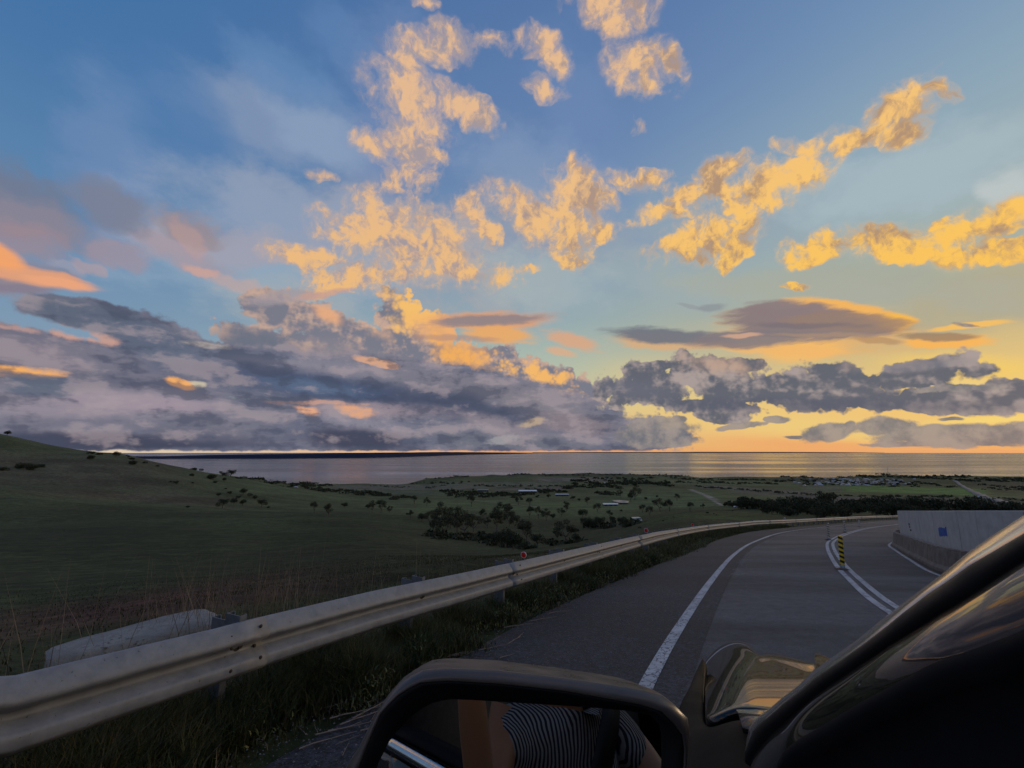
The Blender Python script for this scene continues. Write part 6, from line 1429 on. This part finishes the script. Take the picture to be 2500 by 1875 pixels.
V0 = [Q(*hip), Q(.37, -.53, -.68), Q(*chest), Q(*neck0), Q(*neck1), Q(*head), Q(*htop)]
E0 = [(0, 1), (1, 2), (2, 3), (3, 4), (4, 5), (5, 6)]; R0 = [.12, .11, .11, .055, .05, .085, .055]
def add(pts, rs, root):
    k = len(V0)
    for i, p in enumerate(pts): V0.append(Q(*p)); R0.append(rs[i]); E0.append((root if i == 0 else k+i-1, k+i))
add([shL, (.11, -.26, -.42), elL, (.05, -.12, -.30), wrL, plL], [.052, .040, .030, .030, .022, .026], 2)
add([shR, (.53, -.34, -.50), elR, (.50, -.12, -.65), wrR, plR], [.055, .046, .040, .038, .027, .032], 2)
add(legL, [.085, .062, .045, .035], 0); add(legR, [.085, .062, .045, .035], 0)
skin_obj('body', V0, E0, R0, M_SKIN, per)
sh = [Q(.39, -.60, -.84), Q(.37, -.53, -.68), Q(.33, -.435, -.50), Q(.312, -.385, -.31), Q(.19, -.385, -.37), Q(.135, -.30, -.405), Q(.47, -.445, -.375), Q(.525, -.36, -.47)]
skin_obj('shirt', sh, [(0, 1), (1, 2), (2, 3), (2, 4), (4, 5), (2, 6), (6, 7)], [(.17, .15), (.155, .145), (.175, .15), (.095, .09), (.085, .075), (.065, .065), (.085, .075), (.065, .065)], M_SHIRT, per)
skin_obj('trousers', [Q(.39, -.60, -.86), Q(.31, -.50, -.89), Q(.42, -.12, -.86), Q(.49, .07, -1.15), Q(.50, -.58, -.89), Q(.64, -.22, -.86), Q(.73, -.03, -1.15)], [(0, 1), (1, 2), (2, 3), (0, 4), (4, 5), (5, 6)], [.15, .10, .078, .06, .10, .078, .06], simple('dark trousers', (.012, .013, .02), (.02, .02, .03), 40, .9), per)
skin_obj('hair', [Q(.29, -.36, -.02), Q(.295, -.40, -.08), Q(.30, -.415, -.15), Q(.30, -.41, -.24)], [(0, 1), (1, 2), (2, 3)], [.070, .082, .075, .05], simple('brown hair', (.03, .018, .012), (.05, .03, .02), 80, .6), per)
bm = bmesh.new()
fwd = (Vector((0, 0, 0))-Vector(head)).normalized()
for sx in (-1, 1): bmesh.ops.create_uvsphere(bm, u_segments=10, v_segments=8, radius=.012, matrix=Matrix.Translation(Q(*head)+fwd*.078+Vector((.032*sx, -.01*sx, .0))))
bm_obj('eyes', bm, simple('eye', (.6, .6, .6), (.05, .04, .03), 60, .2), per, True)
bm = bmesh.new(); cyl(bm, Q(*head)+fwd*.070+Vector((0, 0, .0)), Q(*head)+fwd*.108+Vector((0, 0, -.028)), .008, .014, 8); bm_obj('nose', bm, M_SKIN, per, True)
bm = bmesh.new(); box(bm, Q(*head)+fwd*.080+Vector((0, 0, -.052)), (.045, .012, .010), bev=.004); bm_obj('mouth', bm, simple('lips', (.35, .10, .08), None, 9, .5), per, True)
# seat belt across the chest
bl = [(.45, -.34, -.26), (.40, -.285, -.35), (.34, -.255, -.45), (.28, -.275, -.56), (.23, -.33, -.68)]
cpart('seat_belt', *loft([[Vector(p)+Vector((-.020, .004, .016)) for p in bl], [Vector(p)+Vector((.020, -.004, -.016)) for p in bl]]), M_RUB, thick=.003)
# fingers: closed round the lower edge of the phone
camM = cam.matrix_basis if False else (Matrix.Rotation(R(90)+PITCH, 4, 'X'))
def C3(x, y, z): return camM @ Vector((x, y, z))
def fing(pts, rs): skin_obj('finger', [p-PO for p in pts], [(i, i+1) for i in range(len(pts)-1)], rs, M_SKIN, per, 1)
for k, (fx, ln) in enumerate(((-.018, .9), (.002, 1.0), (.022, .95), (.040, .8))):
    fing([C3(fx, -.105, .045), C3(fx, -.085, .062), C3(fx+.002, -.060-.01*ln, .060), C3(fx+.003, -.040-.012*ln, .045), C3(fx+.003, -.040, .034)], [.011, .0095, .009, .0085, .0075])
fing([C3(-.03, -.105, .035), C3(-.05, -.085, .030), C3(-.052, -.060, .018), C3(-.045, -.045, .012)], [.013, .0115, .010, .009])
ph = tag(empty('phone', (0, 0, 0)), 'black phone held up in the left hand at the window', 'phone')
bm = bmesh.new(); box(bm, (.045, -.018, .024), (.155, .076, .008), bev=.003); bmesh.ops.transform(bm, matrix=camM, verts=bm.verts); bm_obj('case', bm, M_RUB, ph)
bm = bmesh.new(); box(bm, (.045, -.018, .0286), (.145, .068, .0006)); bmesh.ops.transform(bm, matrix=camM, verts=bm.verts); bm_obj('screen', bm, M_TINT, ph)
